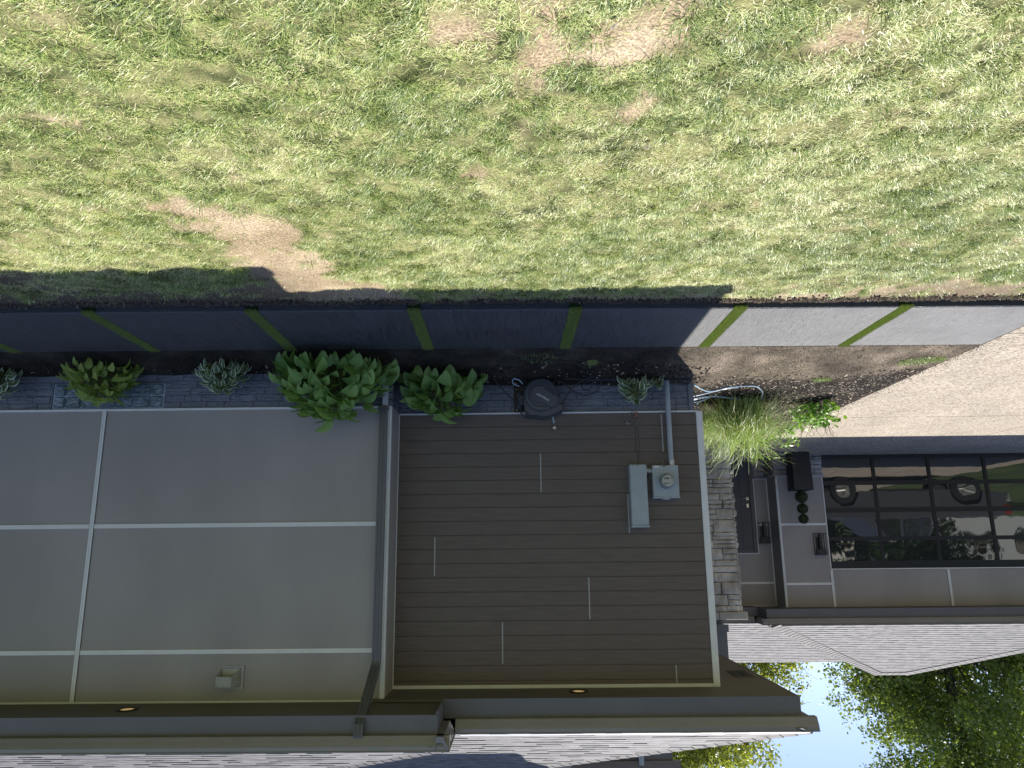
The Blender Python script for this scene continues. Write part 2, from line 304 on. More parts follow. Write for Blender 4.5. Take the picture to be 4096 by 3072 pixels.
M['boxleaf']=leafmat('boxwood_leaf',(.025,.04,.014),(.09,.12,.05),k=.2)
M['mulch']=mat('mulch_chip',(.03,.02,.016),.85,.25); attr_ramp(M['mulch'],'tint',[(0,(.012,.010,.010)),(.55,(.045,.034,.028)),(.86,(.12,.09,.07)),(1,(.60,.52,.40))])
M['clod']=mat('soil_clod',(.06,.05,.04),.95,.1); attr_ramp(M['clod'],'tint',[(0,(.035,.028,.022)),(.5,(.10,.080,.062)),(1,(.24,.19,.145))])
# ================================================================== TERRAIN
def sm(a,b,x): t=np.clip((x-a)/(b-a),0,1); return t*t*(3-2*t)
def lawn_edge(x): return -2.435-.018*np.asarray(x)+.035*(fbm(x,0*np.asarray(x),.5,5)-.5)*2+.02*(vnoise(x,0*np.asarray(x),.07,8)-.5)*2
def lawn_z(x,y):
    d=np.maximum(0,-2.45-.018*x-y)
    return .012+.045*d+.035*(fbm(x,y,.9,1)-.5)*np.minimum(1,d*2)+.030*(fbm(x,y,.14,2,2)-.5)*np.minimum(1,d*5)
def bed_z(x,y):
    wall=np.where(x>1.37,-.49,0.0)
    ye=-.975-.017*x; t=np.clip((y-ye)/(wall-ye),0,1.0)
    top=np.where(x>1.37,.13,.19)-.02
    zin=top*t**1.2
    s=sm(-2.0,-2.6,x)
    zout=.10*np.clip((y+.95)/1.0,0,1)*sm(-4.75,-3.6,x)
    return np.where(y<ye-.0,-.03,zin*(1-s)+zout*s)+.03*(fbm(x,y,.35,4)-.5)*np.clip((y-ye)*8,0,1)*sm(-4.74,-4.5,x)
def grid(name,xs,ys,zf,mt,kind='structure',mask=None):
    X,Y=np.meshgrid(xs,ys); Z=zf(X,Y); nx,ny=len(xs),len(ys)
    V=np.stack([X.ravel(),Y.ravel(),Z.ravel()],1)
    i=np.arange(nx-1)[None,:]+np.arange(ny-1)[:,None]*nx
    F=np.stack([i,i+1,i+nx+1,i+nx],-1).reshape(-1,4)
    o=npmesh(name,V,F,mt,smooth=True); o['kind']=kind; return o
# one sheet to the horizon
g=MB(); g.quad((-400,-400,-.35),(400,-400,-.35),(400,400,-.35),(-400,400,-.35)); tag(g.build('ground',M['far']),kind='structure')
# lawn with its cut, crumbling edge (the last rows fold down into the trench)
xs=np.concatenate([np.linspace(-4.735,7.5,500)]); 
t=np.concatenate([np.linspace(0,1,5)[:-1]*0,]) if False else None
ysn=np.concatenate([-np.geomspace(.01,8,150)])
X,T=np.meshgrid(xs,ysn); E=lawn_edge(X); Y=E+T; Z=lawn_z(X,Y)+.018*(vnoise(X,Y,.03,6)-.5)*np.exp(T*6)
skirt=[(0.0,-.012),(.012,-.05),(.005,-.11),(.03,-.135)]
Ys=[Y];Zs=[Z]
top=Z[0]; e=E[0]; pre=[]
for dy,dz in skirt[::-1]: pre.append((xs,e+dy+.01*(vnoise(xs,xs*0+dy*50,.04,9)-.5),lawn_z(xs,e)*0+.02+dz))
rows=[(a,b,c) for a,b,c in pre]
Xa=np.vstack([r_[0] for r_ in rows]+[X]); Ya=np.vstack([r_[1] for r_ in rows]+[Y]); Za=np.vstack([r_[2] for r_ in rows]+[Z])
nx=len(xs); ny=Xa.shape[0]; V=np.stack([Xa.ravel(),Ya.ravel(),Za.ravel()],1); bare_v=lambda: sm(.10,.38,bareness(V[:,0],V[:,1])); i=np.arange(nx-1)[None,:]+np.arange(ny-1)[:,None]*nx
o=npmesh('lawn',V,np.stack([i+nx,i+nx+1,i+1,i],-1).reshape(-1,4),M['lawnsoil'],smooth=True); o['kind']='structure'; LAWN=(o,V)
g=MB(); g.box(-4.735,20,-30,-10.3,-.3,.3); g.box(7.45,20,-10.3,-2.45,-.3,.12); g.box(-4.72,7.6,-2.5,-.9,-.3,-.12)
o=g.build('lawn',M['far']); o['kind']='structure'
# bed between path and house
xs=np.linspace(-4.735,7.6,420); ys=np.concatenate([np.linspace(-1.12,.25,90),np.linspace(.3,8.3,60)])
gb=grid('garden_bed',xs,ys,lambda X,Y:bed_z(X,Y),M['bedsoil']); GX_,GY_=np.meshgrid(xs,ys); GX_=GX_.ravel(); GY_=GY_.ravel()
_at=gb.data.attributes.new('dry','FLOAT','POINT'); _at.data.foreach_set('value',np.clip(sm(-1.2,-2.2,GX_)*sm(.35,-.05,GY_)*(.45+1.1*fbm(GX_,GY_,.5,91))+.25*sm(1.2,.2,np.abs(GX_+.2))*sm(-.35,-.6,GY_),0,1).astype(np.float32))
# driveway
d=MB(); 
for (x0,x1) in ((-12.6,-8.725),(-8.705,-4.745)):
    for (y0,y1) in ((-14,-6.01),(-5.99,-1.31),(-1.29,3.40),(3.42,8.7)): d.box(x0,x1,y0,y1,-.3,0.0)
d.box(-12.5,-4.76,-13.9,8.6,-.3,-.012)
o=d.build('driveway',M['drive']); o['kind']='structure'
dv=MB(); dv.box(-5.6,-1.9,8.3,8.75,-.3,.06); dv.box(-4.74,-4.70,-30,8,-.34,-.02); o=dv.build('porch_floor',M['drive']); o['kind']='structure'
# path slabs
path=thing('path',None,None,(0,-1.6,0),kind='structure'); del path['_o']; path['_o']=(0,-1.6,0)
x1=6.45
xsl=[]
while x1>-4.8:
    xsl.append(x1); x1-=1.395
lims=[]
cs=[5.09,3.685,2.298,.908,-.482,-1.90,-3.325]       # turf strip centres
ed=[7.5]+[c for c in cs]+[-4.745]
for a,b in zip(ed[:-1],ed[1:]):
    hi=a-(.052 if a!=7.5 else 0); lo=b+(.052 if b!=-4.745 else 0)
    sb=MB(); sb.bbox(lo,hi,-2.195,-.975,-.10,0.0,.009); so_=sb.build('slab',M['slab'],path)
# turf strips
def turf_proto():
    t=thing('turf_strip','','turf strip',(0,-1.6,0),'strips of artificial turf between the path slabs')
    b=MB(); b.box(-.05,.05,-2.19,-.98,-.10,-.018); b.build('turf_backing',mat('turf_backing',(.03,.06,.015),.9),t)
    n=9000; y=rng.uniform(-2.225,-.96,n); x=rng.uniform(-.052,.052,n)+.012*(vnoise(y,y*0,.05,3)-.5)+.006*(vnoise(y,y*0,.012,4)-.5); h=rng.uniform(.022,.036,n); an=rng.uniform(0,6.283,n); ln=rng.normal(0,.008,(n,2))
    wv=.0016; dx=np.cos(an)*wv; dy=np.sin(an)*wv; z0=-.018
    V=np.stack([np.stack([x-dx,y-dy,x*0+z0],1),np.stack([x+dx,y+dy,x*0+z0],1),np.stack([x+ln[:,0],y+ln[:,1],z0+h],1)],1).reshape(-1,3)
    npmesh('turf_pile',V,np.arange(3*n).reshape(-1,3),M['turf'],t,{'tint':np.repeat(rng.random(n),3)})
    return t
tp=turf_proto()
tl=['darkest turf strip of the path, furthest to the right end, by the white-edged hosta','shaded slanting turf strip in front of the hosta by the glass block window','shaded turf strip in front of the right side of the largest hosta',
 'shaded turf strip in front of the hosta with bare stalks, left of the largest hosta','turf strip straight out from the black hose reel','half sunlit turf strip on the edge of the house shadow','fully sunlit turf strip between the two shining slabs near the driveway']
path.rotation_euler=(0,0,-.017)
for i,c in enumerate(cs):
    o=tp if i==0 else copy_tree(tp)
    o.location=(c-.0002,-1.600-.017*c,0); o.rotation_euler=(0,0,-.017); o['label']=tl[i]
# ------------------------------------------------------------------ lawn grass
def blades(px,py,pz,L,az,tilt,wd,tint,curl):
    n=len(px); c,s=np.cos(az),np.sin(az)
    def pt(f):
        tt=tilt+curl*f
        r_=L*f*np.sin(tt); z=L*f*np.cos(tt); return px+c*r_,py+s*r_,pz+np.maximum(z,.002)
    ox,oy=-s*wd/2,c*wd/2
    P=[];
    for f,wf in ((0,1),(.55,.8)):
        a,b,z=pt(f); P+= [np.stack([a-ox*wf,b-oy*wf,z],1),np.stack([a+ox*wf,b+oy*wf,z],1)]
    a,b,z=pt(1.0); P.append(np.stack([a,b,z],1))
    V=np.stack(P,1).reshape(-1,3); k=np.arange(n)[:,None]*5
    F=np.concatenate([k+np.array([[0,1,3]]),k+np.array([[0,3,2]]),k+np.array([[2,3,4]])],0)
    return V,F,np.repeat(tint,5)
def bareness(x,y):
    def blob(cx,cy,rx,ry): return np.exp(-(((x-cx)/rx)**2+((y-cy)/ry)**2))
    n_=(fbm(x,y,.40,21,4)-.5)*.42+(fbm(x,y,.11,31,3)-.5)*.55
    b_=.62*blob(1.68,-4.05,.34,.30)+.62*blob(1.60,-3.35,.34,.42)+.50*blob(1.55,-2.85,.75,.22)+.42*blob(1.85,-4.4,.35,.12)+.40*blob(-.55,-5.88,.22,.16)+.46*blob(-.40,-5.75,.16,.14)+.40*blob(-.10,-5.9,.10,.18)+.25*blob(-.12,-5.6,.07,.14)+.33*blob(-.62,-5.5,.14,.09)+.36*blob(-.5,-5.32,.06,.10)+.32*blob(.2,-5.88,.13,.09)+.32*blob(-1.18,-5.85,.13,.13)+.30*blob(.2,-4.75,.14,.05)+.30*blob(1.62,-5.95,.12,.10)+.30*blob(2.1,-5.35,.25,.08)+.42*blob(-3.7,-2.72,1.5,.22)+.22*blob(3.9,-3.3,.8,.35)+.9*np.exp((y-lawn_edge(x))/.12)+.25*blob(3.6,-2.75,1.9,.28)+.10*blob(-2.6,-3.6,1.4,.6)
    return n_+b_
N=980000
u=rng.random(N); y=-2.43-.018*0-(u**1.15)*4.3; x=rng.uniform(-1,1,N)*4.9+.35
half=.76*(y+8.2)+.9
keep=(np.abs(x)<half+.25)&(x>-4.7)&(y<lawn_edge(x)+.02)
x,y=x[keep],y[keep]
bn=bareness(x,y); dens=np.clip(1-sm(.12,.44,bn),.05,1)
keep=rng.random(len(x))<dens; x,y,bn=x[keep],y[keep],bn[keep]; n=len(x)
# gather the blades into little tufts that lean together
tc=rng.random((n,1)); q_=.055
ix=np.floor(x/q_+.5*(np.floor(y/q_)%2));iy=np.floor(y/q_); hx_=np.sin(ix*127.1+iy*311.7)*43758.5; hx_-=np.floor(hx_); hy_=np.sin(ix*269.5+iy*183.3)*43758.5; hy_-=np.floor(hy_)
dirn=hx_*6.283*.5+(fbm(x,y,.45,51,2)-.5)*16+rng.normal(0,1.1,n)
lush=sm(.42,.68,fbm(x,y,.09,61,2)*.62+fbm(x,y,.55,63,2)*.38); yel=sm(.45,.58,fbm(x,y,.7,71,3))
L=rng.uniform(.017,.037,n)*(1+.6*lush)*(1+.9*(rng.random(n)<.04))*(.9+.2*hy_)
tilt=np.clip(rng.normal(1.10-.32*lush,.30,n),.1,1.5)
tint=np.clip(.50-.20*lush+.18*(yel-.5)+.08*(hy_-.5)+rng.normal(0,.24,n)+.25*np.clip(bn-.05,0,.6),0,1)
# scattered taller, darker tufts
K=620; kx=rng.uniform(-4.4,5.2,K); ky=-2.6-rng.random(K)*4.0; m_=70; px_=np.repeat(kx,m_)+rng.normal(0,.028,K*m_); py_=np.repeat(ky,m_)+rng.normal(0,.022,K*m_)
ok=(np.abs(px_)<.76*(py_+8.2)+1.1)&(px_>-4.7)&(py_<lawn_edge(px_))&(np.repeat(rng.random(K),m_)<np.clip((-py_-2.2)/3,.15,1)); az_=np.arctan2(py_-np.repeat(ky,m_),px_-np.repeat(kx,m_)); 
x=np.concatenate([x,px_[ok]]); y=np.concatenate([y,py_[ok]]); q2=int(ok.sum()); L=np.concatenate([L,rng.uniform(.035,.075,q2)]); dirn=np.concatenate([dirn,az_[ok]+rng.normal(0,.4,q2)]); tilt=np.concatenate([tilt,rng.uniform(.15,.9,q2)]); tint=np.concatenate([tint,np.clip(rng.normal(.26,.14,q2),0,1)]); n=len(x)
V,F,tn=blades(x,y,lawn_z(x,y)-.003,L,dirn,tilt,rng.uniform(.0018,.0033,n),tint,rng.uniform(.1,.9,n))
tag(npmesh('grass',V,F,M['grass'],attrs={'tint':tn}),'short patchy lawn of green and straw-coloured grass','grass',kind='stuff')
_at=LAWN[0].data.attributes.new('bare','FLOAT','POINT'); _at.data.foreach_set('value',(sm(.12,.40,bareness(LAWN[1][:,0],LAWN[1][:,1]))*1.0).astype(np.float32))
_at=LAWN[0].data.attributes.new('dirt_eave_shadow','FLOAT','POINT'); _x,_y=LAWN[1][:,0],LAWN[1][:,1]; _at.data.foreach_set('value',np.clip(.95*np.exp((_y-lawn_edge(_x))/.10)+.85*sm(1.3,2.2,_x)*sm(-3.55,-3.2,_y)+.5*sm(-2.2,-3.4,_x)*sm(-3.2,-2.75,_y),0,1).astype(np.float32))  # brown soil at the cut edge, plus the eave's shadow strip darkened into it
# weeds in the bed
def tuft(name,label,cx,cy,rad,n,h,mt,tc,cat='weed',group=None,zf=None):
    a=rng.uniform(0,6.283,n); rr=rad*np.sqrt(rng.random(n)); x=cx+np.cos(a)*rr; y=cy+np.sin(a)*rr*.6
    z=bed_z(x,y) if zf is None else zf(x,y)
    V,F,tn=blades(x,y,z-.005,rng.uniform(.5,1,n)*h,rng.uniform(0,6.283,n),rng.uniform(.1,.9,n),rng.uniform(.003,.005,n),np.clip(rng.normal(tc,.12,n),0,1),rng.uniform(.1,.6,n))
    o=npmesh(name,V,F,M['grass'],attrs={'tint':tn}); return tag(o,label,cat,group) if 'sparse' not in label else tag(o,label,kind='stuff')
tuft('weed_tuft','small bright weed tuft in the sunlit mulch, in front of the leafy shrub',-3.50,.13,.11,260,.07,None,.30,group='weeds in the bed')
tuft('weed_tuft','low patch of bright grass at the corner of path and driveway',-4.42,-.34,.26,700,.07,None,.28,group='weeds in the bed')
tuft('weed_tuft','shaded weed tuft in the bed soil right beside the coiled black hose',-.78,-.62,.06,80,.10,None,.50,group='weeds in the bed')
tuft('weed_tuft','thin weed patch in the shaded soil in front of the hose reel',-.22,-.72,.20,160,.05,None,.35,group='weeds in the bed')
tuft('weed_tuft','sparse sunlit weeds on the tan soil by the two shining slabs',-2.9,-.15,.5,220,.035,None,.5,group='weeds in the bed')
# ------------------------------------------------------------------ mulch, clods
def chips(n,xf,yf,size,tintf,zf,mt,name,keep=None,flat=.35):
    x=xf(n);y=yf(n)
    if keep is not None: k=keep(x,y); x,y=x[k],y[k]; n=len(x)
    z=zf(x,y); a=rng.uniform(0,6.283,n); l=rng.uniform(.5,1.3,n)*size; w_=l*rng.uniform(.25,.7,n); h=l*flat
    c,s=np.cos(a),np.sin(a); t1=rng.normal(0,.35,n)
    P=[]
    for (p,q,k_) in ((-1,-1,0),(1,-1,0),(1,1,0),(-1,1,0),(-.6,-.5,1),(.7,-.6,1),(.6,.6,1),(-.7,.5,1)):
        j=rng.uniform(.7,1.25,n); X_=p*l/2*j; Y_=q*w_/2*j
        P.append(np.stack([x+c*X_-s*Y_,y+s*X_+c*Y_,z+k_*h-.2*h+t1*X_*.6],1))
    V=np.stack(P,1).reshape(-1,3); k=np.arange(n)[:,None]*8
    F=np.concatenate([k+np.array([q]) for q in ((4,5,6,7),(0,1,5,4),(1,2,6,5),(2,3,7,6),(3,0,4,7))],0)
    return npmesh(name,V,F,mt,attrs={'tint':np.repeat(tintf(x,y,n),8)})
def mtint(x,y,n): 
    t=np.clip(rng.normal(.42,.2,n),0,.85); t[rng.random(n)<.05]=1; t[(rng.random(n)<.16)&(x<-2)]=.93; return t
o=chips(42000,lambda n:rng.uniform(-4.7,6.2,n),lambda n:rng.uniform(-.7,3.2,n),.023,mtint,lambda x,y:bed_z(x,y)+.003,M['mulch'],'mulch',
  keep=lambda x,y:((x<-2.1)&(y>.22+.12*np.sin(x*3))&(x>-4.72+.05*np.sin(y*5)))|((x>-2.1)&(y<np.where(x>1.37,-.5,-.01))&(y>-.52+.1*np.sin(x*2.1)-np.where(x>1.4,.25,0)))|((x<-2.1)&(y>-.05)&(rng.random(len(x))<.25)))
tag(o,'dark shredded bark mulch along the foundation','mulch',kind='stuff')
def ctint(x,y,n): return np.clip(rng.normal(.45,.22,n),0,1)
def edgey(n): return rng.normal(0,1,n)
xc=rng.uniform(-4.7,6.5,9000); 
o=chips(9000,lambda n:xc,lambda n:lawn_edge(xc)-np.abs(rng.normal(0,.05,n))+.006,.019,ctint,lambda x,y:lawn_z(x,y),M['clod'],'soil_clods',flat=.8)
tag(o,'crumbled soil clods along the cut lawn edge','soil',kind='stuff')
o=chips(9000,lambda n:rng.uniform(-4.7,6.5,n),lambda n:rng.uniform(-.96,.3,n),.010,lambda x,y,n:np.clip(rng.normal(.25,.2,n)+(rng.random(n)<.03)*.8,0,1),lambda x,y:bed_z(x,y),M['clod'],'soil_crumbs',flat=.6,keep=lambda x,y:(x<-2.05)|(y<np.where(x>1.37,-.5,0)))
tag(o,'small stones and crumbs of soil on the bare bed','soil',kind='stuff')
xe=rng.uniform(-4.95,-4.72,2600)
o=chips(2600,lambda n:xe,lambda n:rng.uniform(-.9,5.5,n),.010,lambda x,y,n:np.clip(rng.normal(.35,.2,n),0,1),lambda x,y:np.where(x<-4.74,.001,bed_z(x,y)+.002),M['clod'],'soil_spill',flat=.5,keep=lambda x,y:rng.random(len(x))<np.exp((x+4.74)/.07))
tag(o,'soil crumbs spilled over the driveway edge','soil',kind='stuff')
st=MB(); st.tube([(2.66,-4.80,.13),(2.9,-4.79,.135),(3.2,-4.83,.13)],[.004,.009,.006],6); tag(st.build('stick',mat('bleached_wood',(.5,.48,.44),.8)),'pale bleached stick lying in the lawn at the picture edge','stick')
for k,(x_,y_,lb) in enumerate(((-.35,-5.95,'long pale leaf on the bare soil patch nearest the camera'),(-.62,-5.05,'pale dry leaf lying in grass straight below the hose reel'),(-1.35,-4.95,'cream dry leaf in the greyish grass left of the lawn middle'),(.1,-3.1,'small dry leaf near the trench in front of the hose reel'))):
    lf=MB(); a=random.uniform(0,3); c_,s_=math.cos(a),math.sin(a); pts=[(-.022,0),(-.01,.007),(.008,.008),(.022,0),(.008,-.007),(-.01,-.007)]; z=float(lawn_z(np.array(x_),np.array(y_)))+.025
    lf.add([(x_,y_,z+.006)]+[(x_+c_*p-s_*q,y_+s_*p+c_*q,z+.004*math.sin(7*p/.01)) for p,q in pts],[(0,i+1,(i+1)%6+1) for i in range(6)])
    tag(lf.build('dry_leaf',mat('dry_leaf',(.62,.52,.38),.6)),lb,'leaf','dry leaves on the lawn')
# ================================================================== HOUSE
house=thing('house','modern grey house with charcoal siding, grey panels and garage wing','house',(0,1,0))
def part(mb,name,mt,parent=house,smooth=False,lab=None):
    o=mb.build(name,mt,parent,smooth)
    if lab: o['label']=lab
    return o
XL,XC,YP=-2.04,1.37,-.49
# foundation cores and pressed brick face
b=MB(); b.box(XL+.05,XC,.035,.3,-.3,.497); b.box(XC+.03,9,YP+.035,.3,-.3,.497); part(b,'foundation_wall',M['mortar'])
b=MB()
def bricks(b,xa,xb,y,z0,z1,hc=.0775,skip=None):
    z=z1; row=0
    while z>z0:
        x=xa-random.uniform(0,.2); 
        while x<xb:
            l=random.choice((.19,.28,.28,.31)); p,q=max(x,xa)+.002,min(x+l,xb)-.002
            zz0,zz1=z-hc+.002,z-.003
            if q-p>.02 and not (skip and q>skip[0] and p<skip[1] and zz1>skip[2]):
                d_=random.uniform(0,.006); b.bbox(p,q,y-.003-d_,y+.04,zz0,zz1,.005)
            elif skip and q-p>.02 and not (p>=skip[0] and q<=skip[1]):
                if p<skip[0]: b.bbox(p,skip[0]-.01,y-.003,y+.04,zz0,zz1,.004)
                if q>skip[1]: b.bbox(skip[1]+.01,q,y-.003,y+.04,zz0,zz1,.004)
            x+=l
        z-=hc; row+=1
bricks(b,XL+.09,XC,.03,.0,.488); part(b,'brick_facing',M['found']); b=MB(); GB=(3.84,5.05,.205); bricks(b,XC+.04,8.2,YP+.03,.0,.490,skip=GB)
part(b,'brick_facing',M['found'])
b=MB(); b.bbox(XL+.06,XL+.12,.0,.3,-.1,.49,.006); part(b,'foundation_corner',M['found']); b=MB()
zz=.49
while zz>0: b.bbox(XC-.004,XC+.04,YP+.03,.02,zz-.0735,zz-.006,.004); zz-=.0775
part(b,'foundation_corner',M['found'])
# glass block window
gw=MB(); gw.box(3.84,5.05,YP+.03,YP+.06,.205,.475); gwo=part(gw,'glass_block_window',M['gbmortar'],lab='low basement window of glass blocks')
xs_=[3.85,3.985,4.175,4.365,4.55,4.735,4.905,5.04]
for i in range(7):
    for (z0,z1) in ((.214,.333),(.347,.466)):
        q=MB(); x0,x1_=xs_[i]+.008,xs_[i+1]-.008; q.bbox(x0,x1_,YP+.004,YP+.06,z0,z1,.012); o=part(q,'glass_block',M['glassblock'],gwo)
# siding: grooved planks
pitch=.1494; z=.655-pitch; prof=[(0.0,.505)]
zl=[.655+pitch*i for i in range(19)]
cur=.505
for zz in zl+[3.417]:
    if zz>3.41: zz=3.413
    prof+=[(-.002,cur+.004),(-.004,zz-.009),(.007,zz-.007),(.007,zz-.001),(-.001,zz)]; cur=zz
prof=[p for p in prof if p[1]<=3.414]
b=MB(); b.sheet([(y_,z_) for y_,z_ in prof],XL+.045,XC,0); part(b,'plank_siding',M['siding'])
b=MB(); b.box(XL+.004,XC,.012,8.75,.49,3.6); b.box(XC+.0,9,YP+.02,8.75,.49,3.6); part(b,'wall_core',M['panel_dark'])
b=MB()
for x_,z0,z1 in ((-.228,.958,1.385),(.942,1.859,2.275),(-1.600,.525,.95),(-1.184,1.414,1.837),(-.723,2.303,2.734),(.209,2.752,3.177),(-1.611,3.201,3.380)):
    q=MB(); q.bbox(x_-.0075,x_+.0075,-.010,0,z0,z1,.002); part(q,'joint_strip',mat('joint_strip',(.36,.35,.33),.5) if 'js' not in M else M['js'])
# trim round the siding
b=MB(); b.bbox(XL-.02,XL+.05,-.016,.03,.497,3.417,.004); part(b,'corner_trim',M['alu'])
b=MB(); b.box(XL-.022,XL-.0,.03,.09,.497,3.417); part(b,'corner_trim',M['alu'])
b=MB(); b.box(XL+.05,XC-.012,-.013,.01,3.383,3.416); part(b,'top_trim',M['alu'])
b=MB(); b.bbox(XL+.03,XC-.01,-.018,.03,.487,.505,.003); part(b,'starter_strip',M['alu'])
b=MB(); b.box(XC-.012,XC-.001,-.012,.01,.505,3.416); part(b,'inside_corner_trim',M['alu'])
# panel wall
def batten_h(x0,x1,z,y,parent=house,w_=.021):
    q=MB(); q.box(x0,x1,y-.008,y+.004,z-w_,z+w_); q.box(x0,x1,y-.013,y-.008,z-w_,z-w_*.3); q.box(x0,x1,y-.013,y-.008,z+w_*.3,z+w_); 
    q.box(x0,x1,y-.010,y-.008,z-.002,z+.002); return q
b=MB(); b.box(XC+.03,8.6,YP,YP+.02,.49,3.445); part(b,'wall_panel',M['panel'])
for z_ in (1.727,2.967): part(batten_h(XC+.04,4.424,z_,YP),'panel_batten',M['alu']); part(batten_h(4.476,8.6,z_,YP),'panel_batten',M['alu'])
q=MB(); 
for a_,b_,d_ in ((-.021,.021,.009),(-.021,-.006,.014),(.006,.021,.014)): q.box(4.4496+a_,4.4496+b_,YP-d_,YP+.002,.512,3.43)
part(q,'panel_batten',M['alu'])
b=MB(); b.bbox(XC+.02,8.6,YP-.014,YP+.01,.488,.512,.003); part(b,'starter_strip',M['alu'])
b=MB(); b.box(XC+.03,8.6,YP-.010,YP,3.428,3.445); part(b,'top_trim',M['alu'])
q=MB(); q.bbox(XC-.004,XC+.042,YP-.012,YP+.03,.49,3.44,.003); q.box(XC+.004,XC+.012,YP-.018,YP-.011,.49,3.44); q.box(XC+.024,XC+.032,YP-.018,YP-.011,.49,3.44)
part(q,'corner_trim',M['alu'])
b=MB(); b.box(XC-.005,XC+.01,YP+.03,-.0,.49,1.715); b.box(XC-.005,XC+.01,YP+.03,-.0,1.735,2.962); b.box(XC-.005,XC+.01,YP+.03,-.0,2.975,3.44); b.box(XC-.001,XC+.01,YP+.03,0,1.715,2.975); part(b,'return_panel',M['panel'])
# soffits
b=MB(); b.box(XC-.58,8.6,-1.10,YP+.1,3.446,3.462); b.box(XL-.63,XC-.58,-.54,.1,3.417,3.433); b.box(XC-.585,XC+.1,-.56,.1,3.4175,3.44); b.box(XL-.63,XL+.05,.1,8.6,3.418,3.434); part(b,'soffit',M['soffit'])
for x_ in (5.9,3.46,-.1): 
    pass
b=MB(); b.box(XC-.60,8.6,-1.118,-1.10,3.444,3.60); b.box(XC-.60,XC-.582,-1.10,-.57,3.418,3.60)
b.box(XL-.645,XC-.60,-.555,-.54,3.414,3.59); b.box(XL-.645,XL-.63,-.54,8.6,3.414,3.59)
part(b,'fascia',M['fascia'])
# gutters, K profile
def kprof(y0,z0,sgn=-1):   # outer offsets
    P=[(0,0),(.066,.0),(.074,.012),(.080,.030),(.100,.062),(.108,.082),(.110,.112),(.122,.116),(.122,.122),(.104,.122),(.102,.10),(.06,.05),(.004,.05),(.004,.125),(0,.125)]
    return [(y0+sgn*a,z0+c) for a,c in P]
b=MB(); b.prism(kprof(-1.118,3.60),0,XC-.72,8.6); part(b,'gutter',M['gutter'])
b=MB(); b.prism(kprof(-.555,3.585),0,XL-.767,XC-.72); part(b,'gutter',M['gutter'])
# short cross gutter at the step and the side gutter
b=MB(); P=[(XC-.60-a,3.60+c) for a,c in [(0,0),(.066,.0),(.080,.030),(.108,.082),(.110,.112),(.122,.116),(.122,.122),(.104,.122),(.06,.05),(.004,.05),(0,.12)]]
b.add([(x_,-1.24,z_) for x_,z_ in P]+[(x_,-.60,z_) for x_,z_ in P],[tuple(range(len(P)))[::-1],tuple(range(len(P),2*len(P)))]+[(i,(i+1)%len(P),len(P)+(i+1)%len(P),len(P)+i) for i in range(len(P))])
part(b,'gutter',M['gutter'])
b=MB(); P=[(XL-.645-a,3.585+c) for a,c in [(0,0),(.066,.0),(.080,.030),(.108,.082),(.110,.112),(.122,.122),(.104,.122),(.06,.05),(.004,.05),(0,.12)]]
b.add([(x_,-.545,z_) for x_,z_ in P]+[(x_,7.6,z_) for x_,z_ in P],[tuple(range(len(P)))[::-1],tuple(range(len(P),2*len(P)))]+[(i,(i+1)%len(P),len(P)+(i+1)%len(P),len(P)+i) for i in range(len(P))])
part(b,'gutter',M['gutter'])
# ---- shingle roofs: courses of real tabs
def shingles(org,ud,vd,W0,W1,n,expo=.142,tabs=(.12,.26),ths=(.004,.006,.010)):
    """org: point at eave; ud along eave; vd up the slope; W0(v),W1(v) limits along u"""
    mb=MB(); nrm=ud.cross(vd).normalized()
    if nrm.z<0: nrm=-nrm
    for r_ in range(n):
        v0=r_*expo; a,bq=W0(v0+expo),W1(v0+expo)
        a0,b0=W0(v0),W1(v0); x=a0
        while x<b0-.01:
            l=random.uniform(*tabs); x2=min(x+l,b0); th=random.choice(ths); dv_=random.uniform(-.002,.003)
            p=lambda u_,v_,h_: org+ud*u_+vd*v_+nrm*h_
            ua,ub=max(x,a),min(x2,bq); ua=min(ua,ub)
            vs=[p(x,v0+dv_,th),p(x2,v0+dv_,th),p(ub if ub>x else x,v0+expo+.01,.002),p(ua if ua<x2 else x2,v0+expo+.01,.002),p(x,v0+dv_,-.012),p(x2,v0+dv_,-.012)]
            mb.add(vs,[(0,1,2,3),(4,5,1,0),(4,0,3),(5,2,1)])
            x=x2
    return mb
def hipcaps(A,B,mb,wd=.16,st=.15):
    A,B=Vector(A),Vector(B); L_=(B-A).length; d_=(B-A)/L_; side=d_.cross(Vector((0,0,1))).normalized(); up=side.cross(d_).normalized(); k=0
    while k*st<L_:
        p=A+d_*k*st; q=A+d_*min(k*st+st+.02,L_)
        h0,h1=.030,.022
        vs=[p+up*h0,p+side*wd+up*(h0-.075),p-side*wd+up*(h0-.075),q+up*h1,q+side*wd+up*(h1-.075),q-side*wd+up*(h1-.075),p+up*.0,]
        mb.add(vs,[(0,1,4,3),(0,3,5,2),(1,0,6),(0,2,6)]); k+=1
S=.385; c_=1/math.sqrt(1+S*S)
X_=Vector((1,0,0)); VY=Vector((0,1,S)).normalized()
cr=c_   # horizontal advance per slope length
EZ=3.70
b=shingles(Vector((0,-.66,EZ)),X_,VY,lambda v:-2.74+v*cr,lambda v:9.0,42); part(b,'shingle_roof',M['shingle'])
b=shingles(Vector((0,-1.20,EZ+.012)),X_,VY,lambda v:.70+v*cr,lambda v:9.0,24); part(b,'shingle_roof',M['shingle'])
b=shingles(Vector((-2.80,0,EZ)),Vector((0,1,0)),Vector((1,0,S)).normalized(),lambda v:-.66+v*cr,lambda v:8.6,40); part(b,'shingle_roof',M['shingle'])
b=MB()
